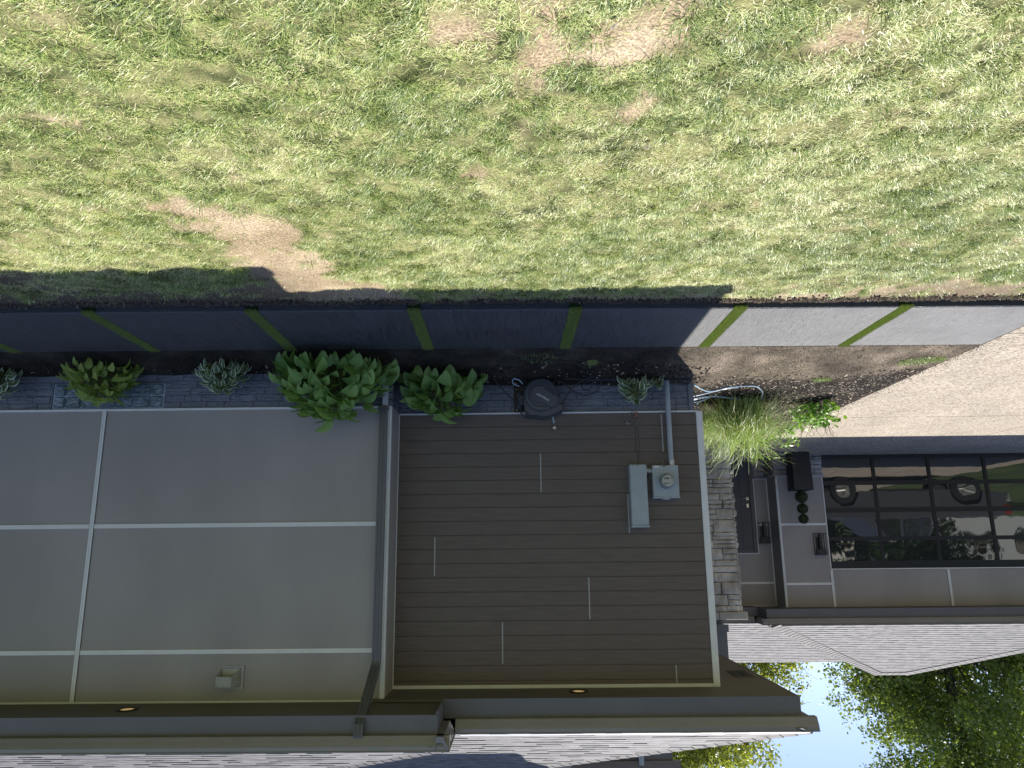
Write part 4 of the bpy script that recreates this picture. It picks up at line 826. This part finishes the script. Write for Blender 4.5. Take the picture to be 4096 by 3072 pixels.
# hoses
h1=thing('hose','black garden hose looped on the ground around the reel','hose',(-.4,-.4,.1))
gz=lambda x_,y_: float(bed_z(np.array(x_),np.array(y_)))+.012
q=MB(); q.tube(spl([(.01,-.12,.395),(.092,-.14,.349),(.199,-.16,.237),(.262,-.22,.165)]+[(x_,y_,gz(x_,y_)) for x_,y_ in ((.285,-.34),(.235,-.55),(.10,-.66),(-.10,-.70),(-.32,-.68),(-.56,-.62),(-.70,-.50),(-.79,-.34),(-.83,-.22))]+[(-.84,-.13,.17),(-.80,-.10,.235),(-.75,-.09,.255),(-.715,-.09,.24),(-.71,-.10,.20),(-.76,-.12,.165)]+[(x_,y_,gz(x_,y_)) for x_,y_ in ((-.86,-.14),(-1.1,-.14),(-1.5,-.13),(-2.0,-.12))]),.0075,8); smooth_angle(q.build('ground_loop',M['rubber'],h1))
q=MB(); q.tube(spl([(-.42,-.20,.17),(-.50,-.13,.18),(-.564,-.12,.24),(-.658,-.12,.30),(-.752,-.12,.317),(-.848,-.12,.289),(-.908,-.13,.218),(-.915,-.16,.15),(-.865,-.19,.125),(-.791,-.19,.135),(-.72,-.17,.16),(-.655,-.15,.19),(-.596,-.14,.235),(-.53,-.13,.33),(-.471,-.13,.42)]),.0075,8); smooth_angle(q.build('wall_loop',M['rubber'],h1))
q=MB(); q.tube(spl([(-.5,-.2,gz(-.5,-.2)),(-.8,-.17,gz(-.8,-.17)+.01),(-1.2,-.20,gz(-1.2,-.2)+.01),(-1.6,-.16,gz(-1.6,-.16)+.01),(-1.95,-.10,gz(-1.95,-.1)+.01)]),.0075,8); smooth_angle(q.build('ground_run',M['rubber'],h1))
q=MB(); q.tube(spl([(-.367,-.06,.50),(-.375,-.055,.56),(-.386,-.06,.63)]),.009,8); tag(smooth_angle(q.build('blue_hose',M['bhose'])),'short pale blue hose between the tap and the hose reel','hose')
q=MB(); q.tube(spl([(-.04,-.2,.20),(0.0,-.26,.17),(.04,-.3,.165),(.065,-.28,.16),(.075,-.22,.18),(.06,-.19,.20),(.0,-.16,.215)]),.0065,8); tag(smooth_angle(q.build('blue_hose',M['bhose'])),'small loop of blue hose sticking out under the hose reel','hose')
h2=thing('hose','sunlit pale blue hose coiled loosely at the house corner','hose',(-2.5,.8,.1))
g3=lambda x_,y_,k=0: (x_,y_,float(bed_z(np.array(x_),np.array(y_)))+.014+k)
q=MB(); q.tube(spl([g3(-2.0,.02),g3(-2.3,.55),g3(-2.55,.50),g3(-2.80,.42),g3(-2.95,.62),g3(-3.08,.95),g3(-3.15,1.35),g3(-3.0,1.6)]),.009,8)
q.tube(spl([g3(-2.05,.62,.02),g3(-2.2,.60,.01),g3(-2.5,.58),g3(-2.65,.50)]),.009,8)
q.tube(spl([g3(-2.02,.85,.03),g3(-2.25,.80,.02),g3(-2.42,.98),g3(-2.38,1.15),g3(-2.25,1.05,.03),g3(-2.1,.95,.02)]),.009,8)
q.tube(spl([g3(-2.04,1.0,.03),g3(-2.4,.95),g3(-2.7,1.15),g3(-3.0,1.35),g3(-3.3,1.57)]),.009,8)
q.tube(spl([g3(-2.42,1.15),(-2.28,.9,.2),(-2.12,.5,.33),(-2.09,.2,.46)]),.008,8)
smooth_angle(q.build('hose_run',M['bhose'],h2))
# wall lamps
wl=thing('wall_lamp','black open-frame wall lamp on the pier beside the garage door','wall lamp',(-6.49,GY,1.95),'black outdoor wall lamps')
q=MB(); q.box(-6.56,-6.42,GY-.02,GY,1.80,2.10); q.build('backplate',M['lampm'],wl)
q=MB()
for x_ in (-6.607,-6.382): q.box(x_-.0,x_+.012,GY-.12,GY-.108,1.72,2.17); 
for x_ in (-6.607,-6.382): q.box(x_-.0,x_+.012,GY-.02,GY-.008,1.72,2.17); q.box(x_,x_+.012,GY-.108,GY-.02,1.72,1.732)
q.box(-6.607,-6.37,GY-.12,GY-.108,1.712,1.728); q.box(-6.607,-6.37,GY-.12,GY-.004,2.165,2.18); q.build('frame',M['lampm'],wl)
q=MB(); q.bbox(-6.525,-6.465,GY-.10,GY-.02,1.73,2.05,.003); q.build('light_bar',M['lampm'],wl)
q=MB(); q.bbox(-6.59,-6.40,GY-.11,GY-.01,2.05,2.165,.004); q.build('head',M['lampm'],wl)
w2=copy_tree(wl); w2.location=(-5.475,8.795,1.69); w2['label']='black open-frame wall lamp right next to the front door'
# planter with topiary
pl=thing('planter','tall black tapered square planter beside the garage door','planter',(-6.03,7.8,0))
q=MB(); a_,c__=.187,.202; z0=0.0; 
vs=[(-6.03+sx*a_,7.8+sy*a_,z0) for sx,sy in ((-1,-1),(1,-1),(1,1),(-1,1))]+[(-6.03+sx*c__,7.8+sy*c__,.82) for sx,sy in ((-1,-1),(1,-1),(1,1),(-1,1))]+[(-6.03+sx*(c__-.025),7.8+sy*(c__-.025),.82) for sx,sy in ((-1,-1),(1,-1),(1,1),(-1,1))]+[(-6.03+sx*(c__-.03),7.8+sy*(c__-.03),.77) for sx,sy in ((-1,-1),(1,-1),(1,1),(-1,1))]
q.add(vs,[(0,1,2,3),(12,13,14,15)]+[(i*4+k,i*4+(k+1)%4,(i+1)*4+(k+1)%4,(i+1)*4+k) for i in range(3) for k in range(4)]); q.build('pot',M['black'],pl)
def leafcloud(name,C,Rd,n,sz,mt,parent=None,shell=.35,tint=None,aspect=.6):
    """C centres, Rd radii arrays; leaves scattered in a shell"""
    d=rng.normal(0,1,(n,3)); d/=np.linalg.norm(d,axis=1)[:,None]; rr=(1-shell*rng.random(n)**1.5)[:,None]
    ci=rng.integers(0,len(C),n); P=C[ci]+d*Rd[ci]*rr
    return leaves(name,P,sz*rng.uniform(.6,1.25,n),mt,parent,nrm=d,tint=tint,aspect=aspect)
def leaves(name,P,s_,mt,parent=None,nrm=None,tint=None,aspect=.6,align=.5,droop=0):
    n=len(P); a=rng.normal(0,1,(n,3)); a/=np.linalg.norm(a,axis=1)[:,None]
    N_=rng.normal(0,1,(n,3)); 
    if nrm is not None: N_=N_*(1-align)+nrm*align*1.6
    N_/=np.linalg.norm(N_,axis=1)[:,None]; a=a-(a*N_).sum(1)[:,None]*N_; a/=np.linalg.norm(a,axis=1)[:,None]; b_=np.cross(N_,a)
    s_=np.asarray(s_)[:,None]
    V=np.stack([P-a*s_*.5,P+b_*s_*.5*aspect+N_*s_*.08,P+a*s_*.5,P-b_*s_*.5*aspect+N_*s_*.08],1).reshape(-1,3)
    tt=rng.random(n) if tint is None else tint
    k=np.arange(n)[:,None]*4; F=np.concatenate([k+np.array([[0,1,2]]),k+np.array([[0,2,3]])],0)
    return npmesh(name,V,F,mt,parent,{'tint':np.repeat(tt,4)})
tpy=thing('topiary','three clipped boxwood balls on one stem standing in the black planter','topiary',(-6.03,7.8,.77))
q=MB(); q.tube([(-6.03,7.8,.76),(-6.03,7.8,1.42)],.012,8); q.build('stem',M['bark'],tpy)
for zc,rr in ((.955,.135),(1.205,.115),(1.42,.105)):
    q=MB(); q.disc((-6.03,7.8,zc),2,[(rr*.85*math.cos(t_),rr*.85*math.sin(t_)) for t_ in np.linspace(-1.5,1.5,9)],16)
    bl=q.build('leaf_ball',mat('boxwood_core',(.02,.03,.012),.8),tpy)
    leafcloud('leaf_ball',np.array([[-6.03,7.8,zc]]),np.array([[rr,rr,rr]]),1500,.02,M['boxleaf'],tpy,shell=.12)
# small landscape lights
ll=thing('landscape_light','small bronze box light on a stake behind the leafy shrub','garden light',(-4.80,3.3,.0),'small bronze garden lights')
q=MB(); q.bbox(-4.88,-4.70,3.26,3.34,.10,.15,.006); q.build('head',mat('bronze',(.10,.08,.06),.5),ll); q=MB(); q.tube([(-4.79,3.3,0),(-4.79,3.3,.10)],.008,8); q.build('stake',M['lampm'],ll)
l2=copy_tree(ll); l2.location=(-5.10,5.6,.0); l2['label']='small bronze box light in the garage shade nearest the tall grass clump'
# ================================================================== PLANTS
def hosta(name,label,c,rad,h,nl,ls,mt,seed,vari=False,asp=.74,group='hostas along the foundation',stalks=0,arc=(0,6.283),squash=1):
    r_=np.random.default_rng(seed); t_=thing(name,label,'hosta',c,group)
    NU,NV=5,8; V=[];F=[];tint=[];edge=[]; pet=MB()
    for i in range(nl):
        az=r_.uniform(*arc); sp=r_.uniform(-.06,1)**.8 if False else r_.random(); phi=math.asin(min(1,sp**1.15)); lay=math.sin(phi)
        shell=1.0 if r_.random()<.72 else .72
        rr=rad*math.cos(phi)*r_.uniform(.80,1.04)*shell; zz=h*(.16+.74*lay*r_.uniform(.85,1.1)*shell)
        L_=ls*r_.uniform(.62,1.30)*(1.25 if r_.random()<.08 else 1); W=L_*asp*r_.uniform(.78,1.15)
        ca_,sa_=math.cos(az),math.sin(az); rb=max(rr-L_*.60,.02)
        base=Vector((c[0]+ca_*rb,c[1]+sa_*rb*squash,c[2]+zz)); el=phi*.62-.26+r_.normal(0,.36); droop=r_.uniform(.7,1.6)
        d=Vector((ca_,sa_*squash,0)).normalized(); tw=r_.normal(0,.45); az+=r_.normal(0,.6); d=Vector((math.cos(az),math.sin(az)*squash,0)).normalized(); side0=Vector((-math.sin(az),math.cos(az),0))
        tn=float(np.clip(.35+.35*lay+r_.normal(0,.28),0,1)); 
        p=base.copy(); b0=len(V); 
        for v in range(NV+1):
            fv=v/NV; ang=el-droop*fv*.9; 
            if v: p=p+(d*math.cos(ang)+Vector((0,0,1))*math.sin(ang))*(L_/NV)
            wd=W*.5*(math.sin(math.pi*min(1,fv**.62*.98+.02))**.85)*(1 if fv<.97 else .25)
            nn=(Vector((0,0,1))*math.cos(ang)-d*math.sin(ang)); sd=(side0*math.cos(tw)+nn*math.sin(tw))
            for u_ in range(NU):
                s_=(u_/(NU-1)*2-1); cup=.30*abs(s_)**1.5*wd; rip=.04*wd*math.sin(v*2.5+u_*2.1+i)
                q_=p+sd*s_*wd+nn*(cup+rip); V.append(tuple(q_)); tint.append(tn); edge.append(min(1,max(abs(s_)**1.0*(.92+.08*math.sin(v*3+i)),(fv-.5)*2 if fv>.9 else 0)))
        for v in range(NV):
            for u_ in range(NU-1): a_=b0+v*NU+u_; F.append((a_,a_+1,a_+NU+1,a_+NU))
        pet.tube([(c[0]+ca_*.02,c[1]+sa_*.02,c[2]),(c[0]+ca_*rb*.55,c[1]+sa_*rb*.55*squash,c[2]+zz*.62),tuple(base)],[.0045,.0035,.003],5,False)
    for k in range(stalks):
        az=r_.uniform(-2.6,-.5); pet.tube([(c[0],c[1],c[2]),(c[0]+math.cos(az)*.16,c[1]+math.sin(az)*.14,c[2]+r_.uniform(.05,.2)),(c[0]+math.cos(az)*.30,c[1]+math.sin(az)*.22,c[2]+r_.uniform(0,.22))],.0035,5)
    V=np.array(V)
    V=V[:]; lim=np.where(V[:,0]>XC-.02,YP-.02,-.02); 
    if c[0]>-2: V[:,1]=np.minimum(V[:,1],lim-.003*np.abs(np.sin(V[:,0]*90)))
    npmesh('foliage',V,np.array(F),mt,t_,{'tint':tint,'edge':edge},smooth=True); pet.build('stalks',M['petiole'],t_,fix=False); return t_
hosta('hosta','largest hosta, broad plain green leaves, at the corner under the downspout',(1.90,-.90,.06),(.64),.66,330,.17,M['hosta'],1,squash=.62)
hosta('hosta','plain green hosta with bare stalks, against the siding left of the largest hosta',(.86,-.40,.13),.50,.47,200,.16,M['hosta'],2,stalks=16,squash=.62)
hosta('hosta','olive green hosta in front of the glass block window',(4.36,-.80,.08),.40,.40,160,.14,M['hosta_y'],3,asp=.55,squash=.75)
hosta('hosta','white-edged hosta between the window hosta and the largest hosta',(3.10,-.74,.09),.29,.31,130,.105,M['hosta_v'],4,asp=.48,squash=.75)
hosta('hosta','white-edged hosta cut off by the right end of the path',(5.52,-.72,.08),.27,.34,110,.115,M['hosta_v'],5,asp=.52,squash=.8)
hosta('hosta','white-edged hosta on the mulch below the breaker box',(-1.28,-.25,.17),.19,.27,62,.12,M['hosta_v'],6,asp=.5)
hosta('hosta','tiny yellowish white-edged hosta next to the conduit foot',(-1.52,-.24,.17),.09,.13,26,.07,M['hosta_v'],7,asp=.45)
# tall grass clump
def clump(c,n,h,spread,seed,label,name='tall_grass'):
    r_=np.random.default_rng(seed); t_=thing(name,label,'ornamental grass',c); V=[];F=[];tt=[]; S_=9
    for i in range(n):
        az=r_.uniform(0,6.283); L_=h*r_.uniform(.55,1.18); b0=np.array([c[0]+r_.normal(0,.13),c[1]+r_.normal(0,.11),c[2]]); lean=abs(r_.normal(0,.42)); bend=r_.uniform(.5,2.1)*spread; w_=r_.uniform(.0034,.0056)
        d=np.array([math.cos(az),math.sin(az)*.9,0]); d=d/np.linalg.norm(d); sd=np.array([-d[1],d[0],0]); p=b0.copy(); tn=min(1,max(0,r_.normal(.45,.2))); 
        if r_.random()<.08: tn=1
        k0=len(V)
        for s_ in range(S_+1):
            f=s_/S_; a=lean+bend*f*f
            if s_: p=p+(d*math.sin(a)+np.array([0,0,1])*math.cos(a))*L_/S_; p[2]=max(p[2],c[2]+.02)
            ww=w_*(1-f*.75); V.append(p-sd*ww); V.append(p+sd*ww); tt+= [tn,tn]
        for s_ in range(S_): a=k0+2*s_; F.append((a,a+1,a+3,a+2))
    V=np.array(V); npmesh('blades',V,np.array(F),M['ograss'],t_,{'tint':tt}); return t_
clump((-2.93,1.45,.08),1500,1.0,1.45,5,'big loose clump of tall light green grass at the house corner')
clump((-2.80,2.7,.05),300,.8,1.1,9,'smaller shaded clump of tall grass in front of the stone pillar')
# leafy shrubs
def shrub(c,rx,h,n,ls,seed,label,tw):
    t_=thing('leafy_shrub',label,'shrub',c,'bright leafy shrubs by the driveway'); q=MB(); r_=random.Random(seed)
    C=[];
    for k in range(26):
        az=r_.uniform(0,6.28); rr=rx*math.sqrt(r_.random())*.9; z=h*r_.uniform(.25,.9); tip=(c[0]+math.cos(az)*rr,c[1]+math.sin(az)*rr*.8,c[2]+z)
        q.tube([(c[0]+math.cos(az)*.03,c[1],c[2]),((c[0]+tip[0])/2,(c[1]+tip[1])/2,c[2]+z*.6),tip],[.005,.004,.002],5); C.append(tip)
    for k in range(tw):
        az=r_.uniform(0,6.28); L_=h*r_.uniform(1.25,1.75); tip=Vector((c[0]+math.cos(az)*rx*1.0,c[1]+math.sin(az)*.2,c[2]+L_)); mid=Vector((c[0]+math.cos(az)*rx*.5,c[1],c[2]+L_*.55))
        q.tube([c,mid,tip],[.004,.003,.0012],4)
        for j in range(3): e_=mid.lerp(tip,r_.uniform(.2,.8)); q.tube([e_,e_+Vector((r_.uniform(-.08,.08),r_.uniform(-.05,.05),r_.uniform(.04,.12)))],[.002,.001],4)
    q.build('twigs',M['twig'],t_,fix=False)
    C=np.array(C); P=C[rng.integers(0,len(C),n)]+rng.normal(0,1,(n,3))*np.array([.055,.055,.04]); 
    leaves('foliage',P,ls*rng.uniform(.6,1.3,n),M['shrub'],t_,nrm=np.tile([0,-.3,1.0],(n,1)),aspect=.72,align=.5); return t_
shrub((-4.00,1.62,.06),.29,.36,330,.075,3,'low leafy shrub with bare twigs at the driveway edge, nearest the camera',9)
shrub((-3.98,3.2,.05),.42,.46,420,.06,4,'bright leafy shrub half hidden behind the tall grass clump',12)
shrub((-4.35,4.9,.02),.30,.55,160,.06,5,'small bright shrub behind, reaching over the porch step',6)
# ------------------------------------------------------------------ trees
def tree(c,h,cr,nleaf,ls,mt,label,seed,trunk=.22,crown_z=(.3,1.0),multi=1,group='trees behind the house',name='tree',limbs=26,sig=.5,cdir=None,sparse=0):
    t_=thing(name,label,'tree',c,group); r_=random.Random(seed); q=MB(); tips=[]
    for m_ in range(multi):
        off=Vector((r_.uniform(-1,1)*.9*(multi>1),r_.uniform(-1,1)*.6*(multi>1),0)); base=Vector(c)+off
        top=base+Vector((r_.uniform(-.8,.8),r_.uniform(-.8,.8),h*r_.uniform(.8,.97))); bend=Vector((r_.uniform(-.4,.4),r_.uniform(-.3,.3),0))
        pts=[base,base.lerp(top,.3)+bend*.6,base.lerp(top,.6)+bend,top]; ps=spl(pts,5); rs=[trunk*(1-.9*i/(len(ps)-1))+.012 for i in range(len(ps))]; q.tube(ps,rs,9,False)
        for k in range(limbs//multi):
            f=crown_z[0]+(crown_z[1]-crown_z[0])*((k+r_.random())/(limbs/multi)); f=min(f,.97); i=int(f*(len(ps)-1)); p=ps[i]
            az=r_.uniform(0,6.283); env=math.sin(math.pi*min(1,max(.0,(f-crown_z[0])/(1.12-crown_z[0])*.82+.18)))
            L_=cr*env*r_.uniform(.65,1.05); up=r_.uniform(.15,.75); d=Vector((math.cos(az),math.sin(az),up)).normalized(); e_=p+d*L_; e_.z-=.08*L_*L_*.1
            mid=p.lerp(e_,.5)+Vector((0,0,.08*L_)); q.tube([p,mid,e_],[rs[i]*.42+.01,min(.03,trunk*.22),min(.012,trunk*.1)],6,False)
            for j in range(5):
                s0=mid.lerp(e_,r_.uniform(0,1)); e2=s0+Vector((r_.gauss(0,1),r_.gauss(0,1),r_.gauss(.3,.7))).normalized()*L_*r_.uniform(.2,.5); q.tube([s0,s0.lerp(e2,.5)+Vector((0,0,.05)),e2],[min(.016,trunk*.12),min(.010,trunk*.08),.004],4,False)
                for g_ in range(3): tips.append(s0.lerp(e2,.4+.3*g_))
            tips.append(e_)
    q.build('trunk',M['bark'],t_,fix=False)
    T=np.array([tuple(p) for p in tips]); n=nleaf
    sub=T[rng.integers(0,len(T),max(20,n//22))]+rng.normal(0,1,(max(20,n//22),3))*sig*np.array([1,1,.75])
    P=sub[rng.integers(0,len(sub),n)]+rng.normal(0,1,(n,3))*sig*.30
    if sparse: P=P[rng.random(n)>sparse]
    n=len(P); leaves('crown',P,ls*rng.uniform(.6,1.3,n),mt,t_,nrm=np.tile([0,0,1.0],(n,1)),aspect=.85,align=.25); return t_
tree((-17.2,23,-.3),13.5,4.6,64000,.13,M['maple'],'big dense maple with dark trunk rising behind the garage',11,trunk=.30,multi=2,limbs=46,sig=.55)
tree((-15.6,25,-.3),11.5,2.7,26000,.125,M['maple'],'lighter maple standing at the open sky, next to the big maple',12,trunk=.20,limbs=34,sig=.5)
tree((-21.5,27,-.3),13.5,4.4,36000,.14,M['maple'],'tall maple at the picture edge behind the garage roof',13,trunk=.30,multi=2,limbs=40,sig=.6)
tree((-6.1,17.5,-.3),10.6,2.9,30000,.11,M['maple2'],'light yellow-green young tree seen over the house roof',14,trunk=.10,limbs=40,sig=.42,crown_z=(.5,1.0))
tree((-12.6,34,-.3),10.9,3.0,1400,.12,M['maple2'],'nearly bare tree with a few leaves behind the porch roof',15,trunk=.07,limbs=44,sig=.4,crown_z=(.55,1))
# behind the camera, seen only in the garage glass
tree((-16.0,-14,-.3),10,3.6,9000,.24,M['treebulk'],'bushy tree across the drive, mirrored in the garage glass left side',21,trunk=.25,limbs=26,sig=.7,crown_z=(.12,1),group='trees mirrored in the garage glass')
tree((-23.5,-20,-.3),12,4.4,9000,.28,M['treebulk'],'broad tree behind the truck, mirrored in the middle garage panes',22,trunk=.28,limbs=26,sig=.8,crown_z=(.15,1),group='trees mirrored in the garage glass')
tree((-31,-16,-.3),12,4.4,8000,.28,M['treebulk'],'tall tree mirrored in the outermost garage panes',23,trunk=.28,limbs=26,sig=.8,crown_z=(.12,1),group='trees mirrored in the garage glass')
tree((-8.5,-24,-.3),13,5,9000,.28,M['treebulk'],'wide tree mirrored beside the garage jamb',24,trunk=.3,limbs=26,sig=.8,crown_z=(.12,1),group='trees mirrored in the garage glass')
nh=thing('neighbour_house','white house with grey roof mirrored in the garage glass','house',(-36,-38,-.3))
q=MB(); q.box(-44,-30,-44,-37,-.3,5.2); q.build('wall',mat('white_wall',(.6,.6,.58),.7),nh)
q=MB(); q.add([(-44.6,-44.6,5.2),(-29.4,-44.6,5.2),(-29.4,-36.4,5.2),(-44.6,-36.4,5.2),(-42,-40.5,7.6),(-32,-40.5,7.6)],[(0,1,5,4),(1,2,5),(2,3,4,5),(3,0,4),(0,3,2,1)]); q.build('roof',M['ridge'],nh)
for x_ in (-42,-38,-34): q=MB(); q.box(x_,x_+1.4,-36.99,-36.9,1.2,2.6); wq=q.build('window',M['frame'],nh); q=MB(); q.box(x_+.08,x_+1.32,-36.9,-36.88,1.28,2.52); q.build('pane',M['glass'],wq)
# pickup truck parked on the drive just outside the frame, mirrored in the garage glass
tr=thing('pickup_truck','dark grey pickup truck parked on the drive, mirrored in the garage glass','pickup truck',(-11.2,2.2,0))
paint=mat('dark_grey_paint',(.085,.09,.10),.22,.6); tyre=mat('tyre_rubber',(.015,.015,.015),.8)
Y0,Y1=1.25,3.15
def body(q,pts,ya,yb,ins=.05):
    n=len(pts); vs=[(x_,ya+ins,z_) for x_,z_ in pts]+[(x_,ya,z_*.98+.01) for x_,z_ in pts]; 
    q.add([(x_,ya,z_) for x_,z_ in pts]+[(x_,yb,z_) for x_,z_ in pts],[tuple(range(n))[::-1],tuple(range(n,2*n))]+[(i,(i+1)%n,n+(i+1)%n,n+i) for i in range(n)])
def arch(cx,r_=.46,z0=.42): return [(cx+r_*math.cos(a),z0+r_*math.sin(a)) for a in np.linspace(math.pi,0,9)]
low=[(-14.15,.55),(-14.15,1.12)]+[(-14.12,1.18),(-11.95,1.18),(-9.95,1.20),(-9.0,1.16),(-8.62,1.02),(-8.55,.55)]
q=MB(); body(q,[(-14.15,.50)]+[(-14.15,1.12),(-14.12,1.18),(-11.95,1.18),(-9.95,1.20),(-9.0,1.16),(-8.62,1.02),(-8.55,.50)]+arch(-9.45)[::-1]+[(-9.91,.42),(-12.54,.42)]+arch(-13.0)[::-1]+[(-13.46,.42)],Y0,Y1); tb=q.build('body',paint,tr)
q=MB(); n_=[(-11.95,1.18),(-11.80,1.82),(-10.75,1.86),(-9.95,1.20)]
vs=[(x_,Y0+(.02 if z_<1.5 else .16),z_) for x_,z_ in n_]+[(x_,Y1-(.02 if z_<1.5 else .16),z_) for x_,z_ in n_]; q.add(vs,[(0,1,2,3),(7,6,5,4),(0,4,5,1),(1,5,6,2),(2,6,7,3)]); q.build('cab',paint,tr)
for (a_,b_) in (((-11.82,1.24),(-11.12,1.76)),((-11.04,1.24),(-10.35,1.76))):
    for yy,sg in ((Y1,1),(Y0,-1)):
        q=MB(); x0,z0=a_; x1_,z1_=b_; yb_=yy-sg*.02; yt_=yy-sg*.125
        top1=x1_ if x1_<-11 else x1_-.25; q.add([(x0,yb_,z0),(x1_+.12*(x1_>-11),yb_,z0),(top1,yt_,z1_),(x0+.04,yt_,z1_)],[(0,1,2,3)]); 
        wnd=q.build('window',M['glass'],tr)
for cx in (-13.0,-9.45):
    for yy in (Y0+.14,Y1-.14):
        q=MB(); q.disc((cx,yy,.385),1,[(.30,-.13),(.385,-.115),(.395,0),(.385,.115),(.30,.13)],32); wq=smooth_angle(q.build('wheel',tyre,tr)); 
        q=MB(); q.disc((cx,yy,.385),1,[(.22,-.135),(.23,-.12),(.23,.12),(.22,.135)],24); 
        for k in range(5):
            a=k*1.2566; q.tube([(cx,yy+(.138 if yy>2 else -.138),.385),(cx+.2*math.cos(a),yy+(.138 if yy>2 else -.138),.385+.2*math.sin(a))],.03,6)
        q.build('rim',M['galv'],wq)
for yy in (Y0+.0,Y1-.08):
    q=MB(); q.bbox(-14.17,-14.0,yy-.01,yy+.09,.85,1.12,.01); q.build('tail_light',mat('red_lens',(.35,.03,.02),.2),tr)
q=MB(); q.bbox(-14.28,-14.12,Y0+.1,Y1-.1,.50,.72,.02); q.build('bumper',M['galv'],tr)
q=MB(); q.bbox(-11.9,-10.2,Y1-.01,Y1+.03,.38,.44,.01); q.build('side_step',tyre,tr)
for o in list(bpy.data.objects):
    if '_o' in o: del o['_o']
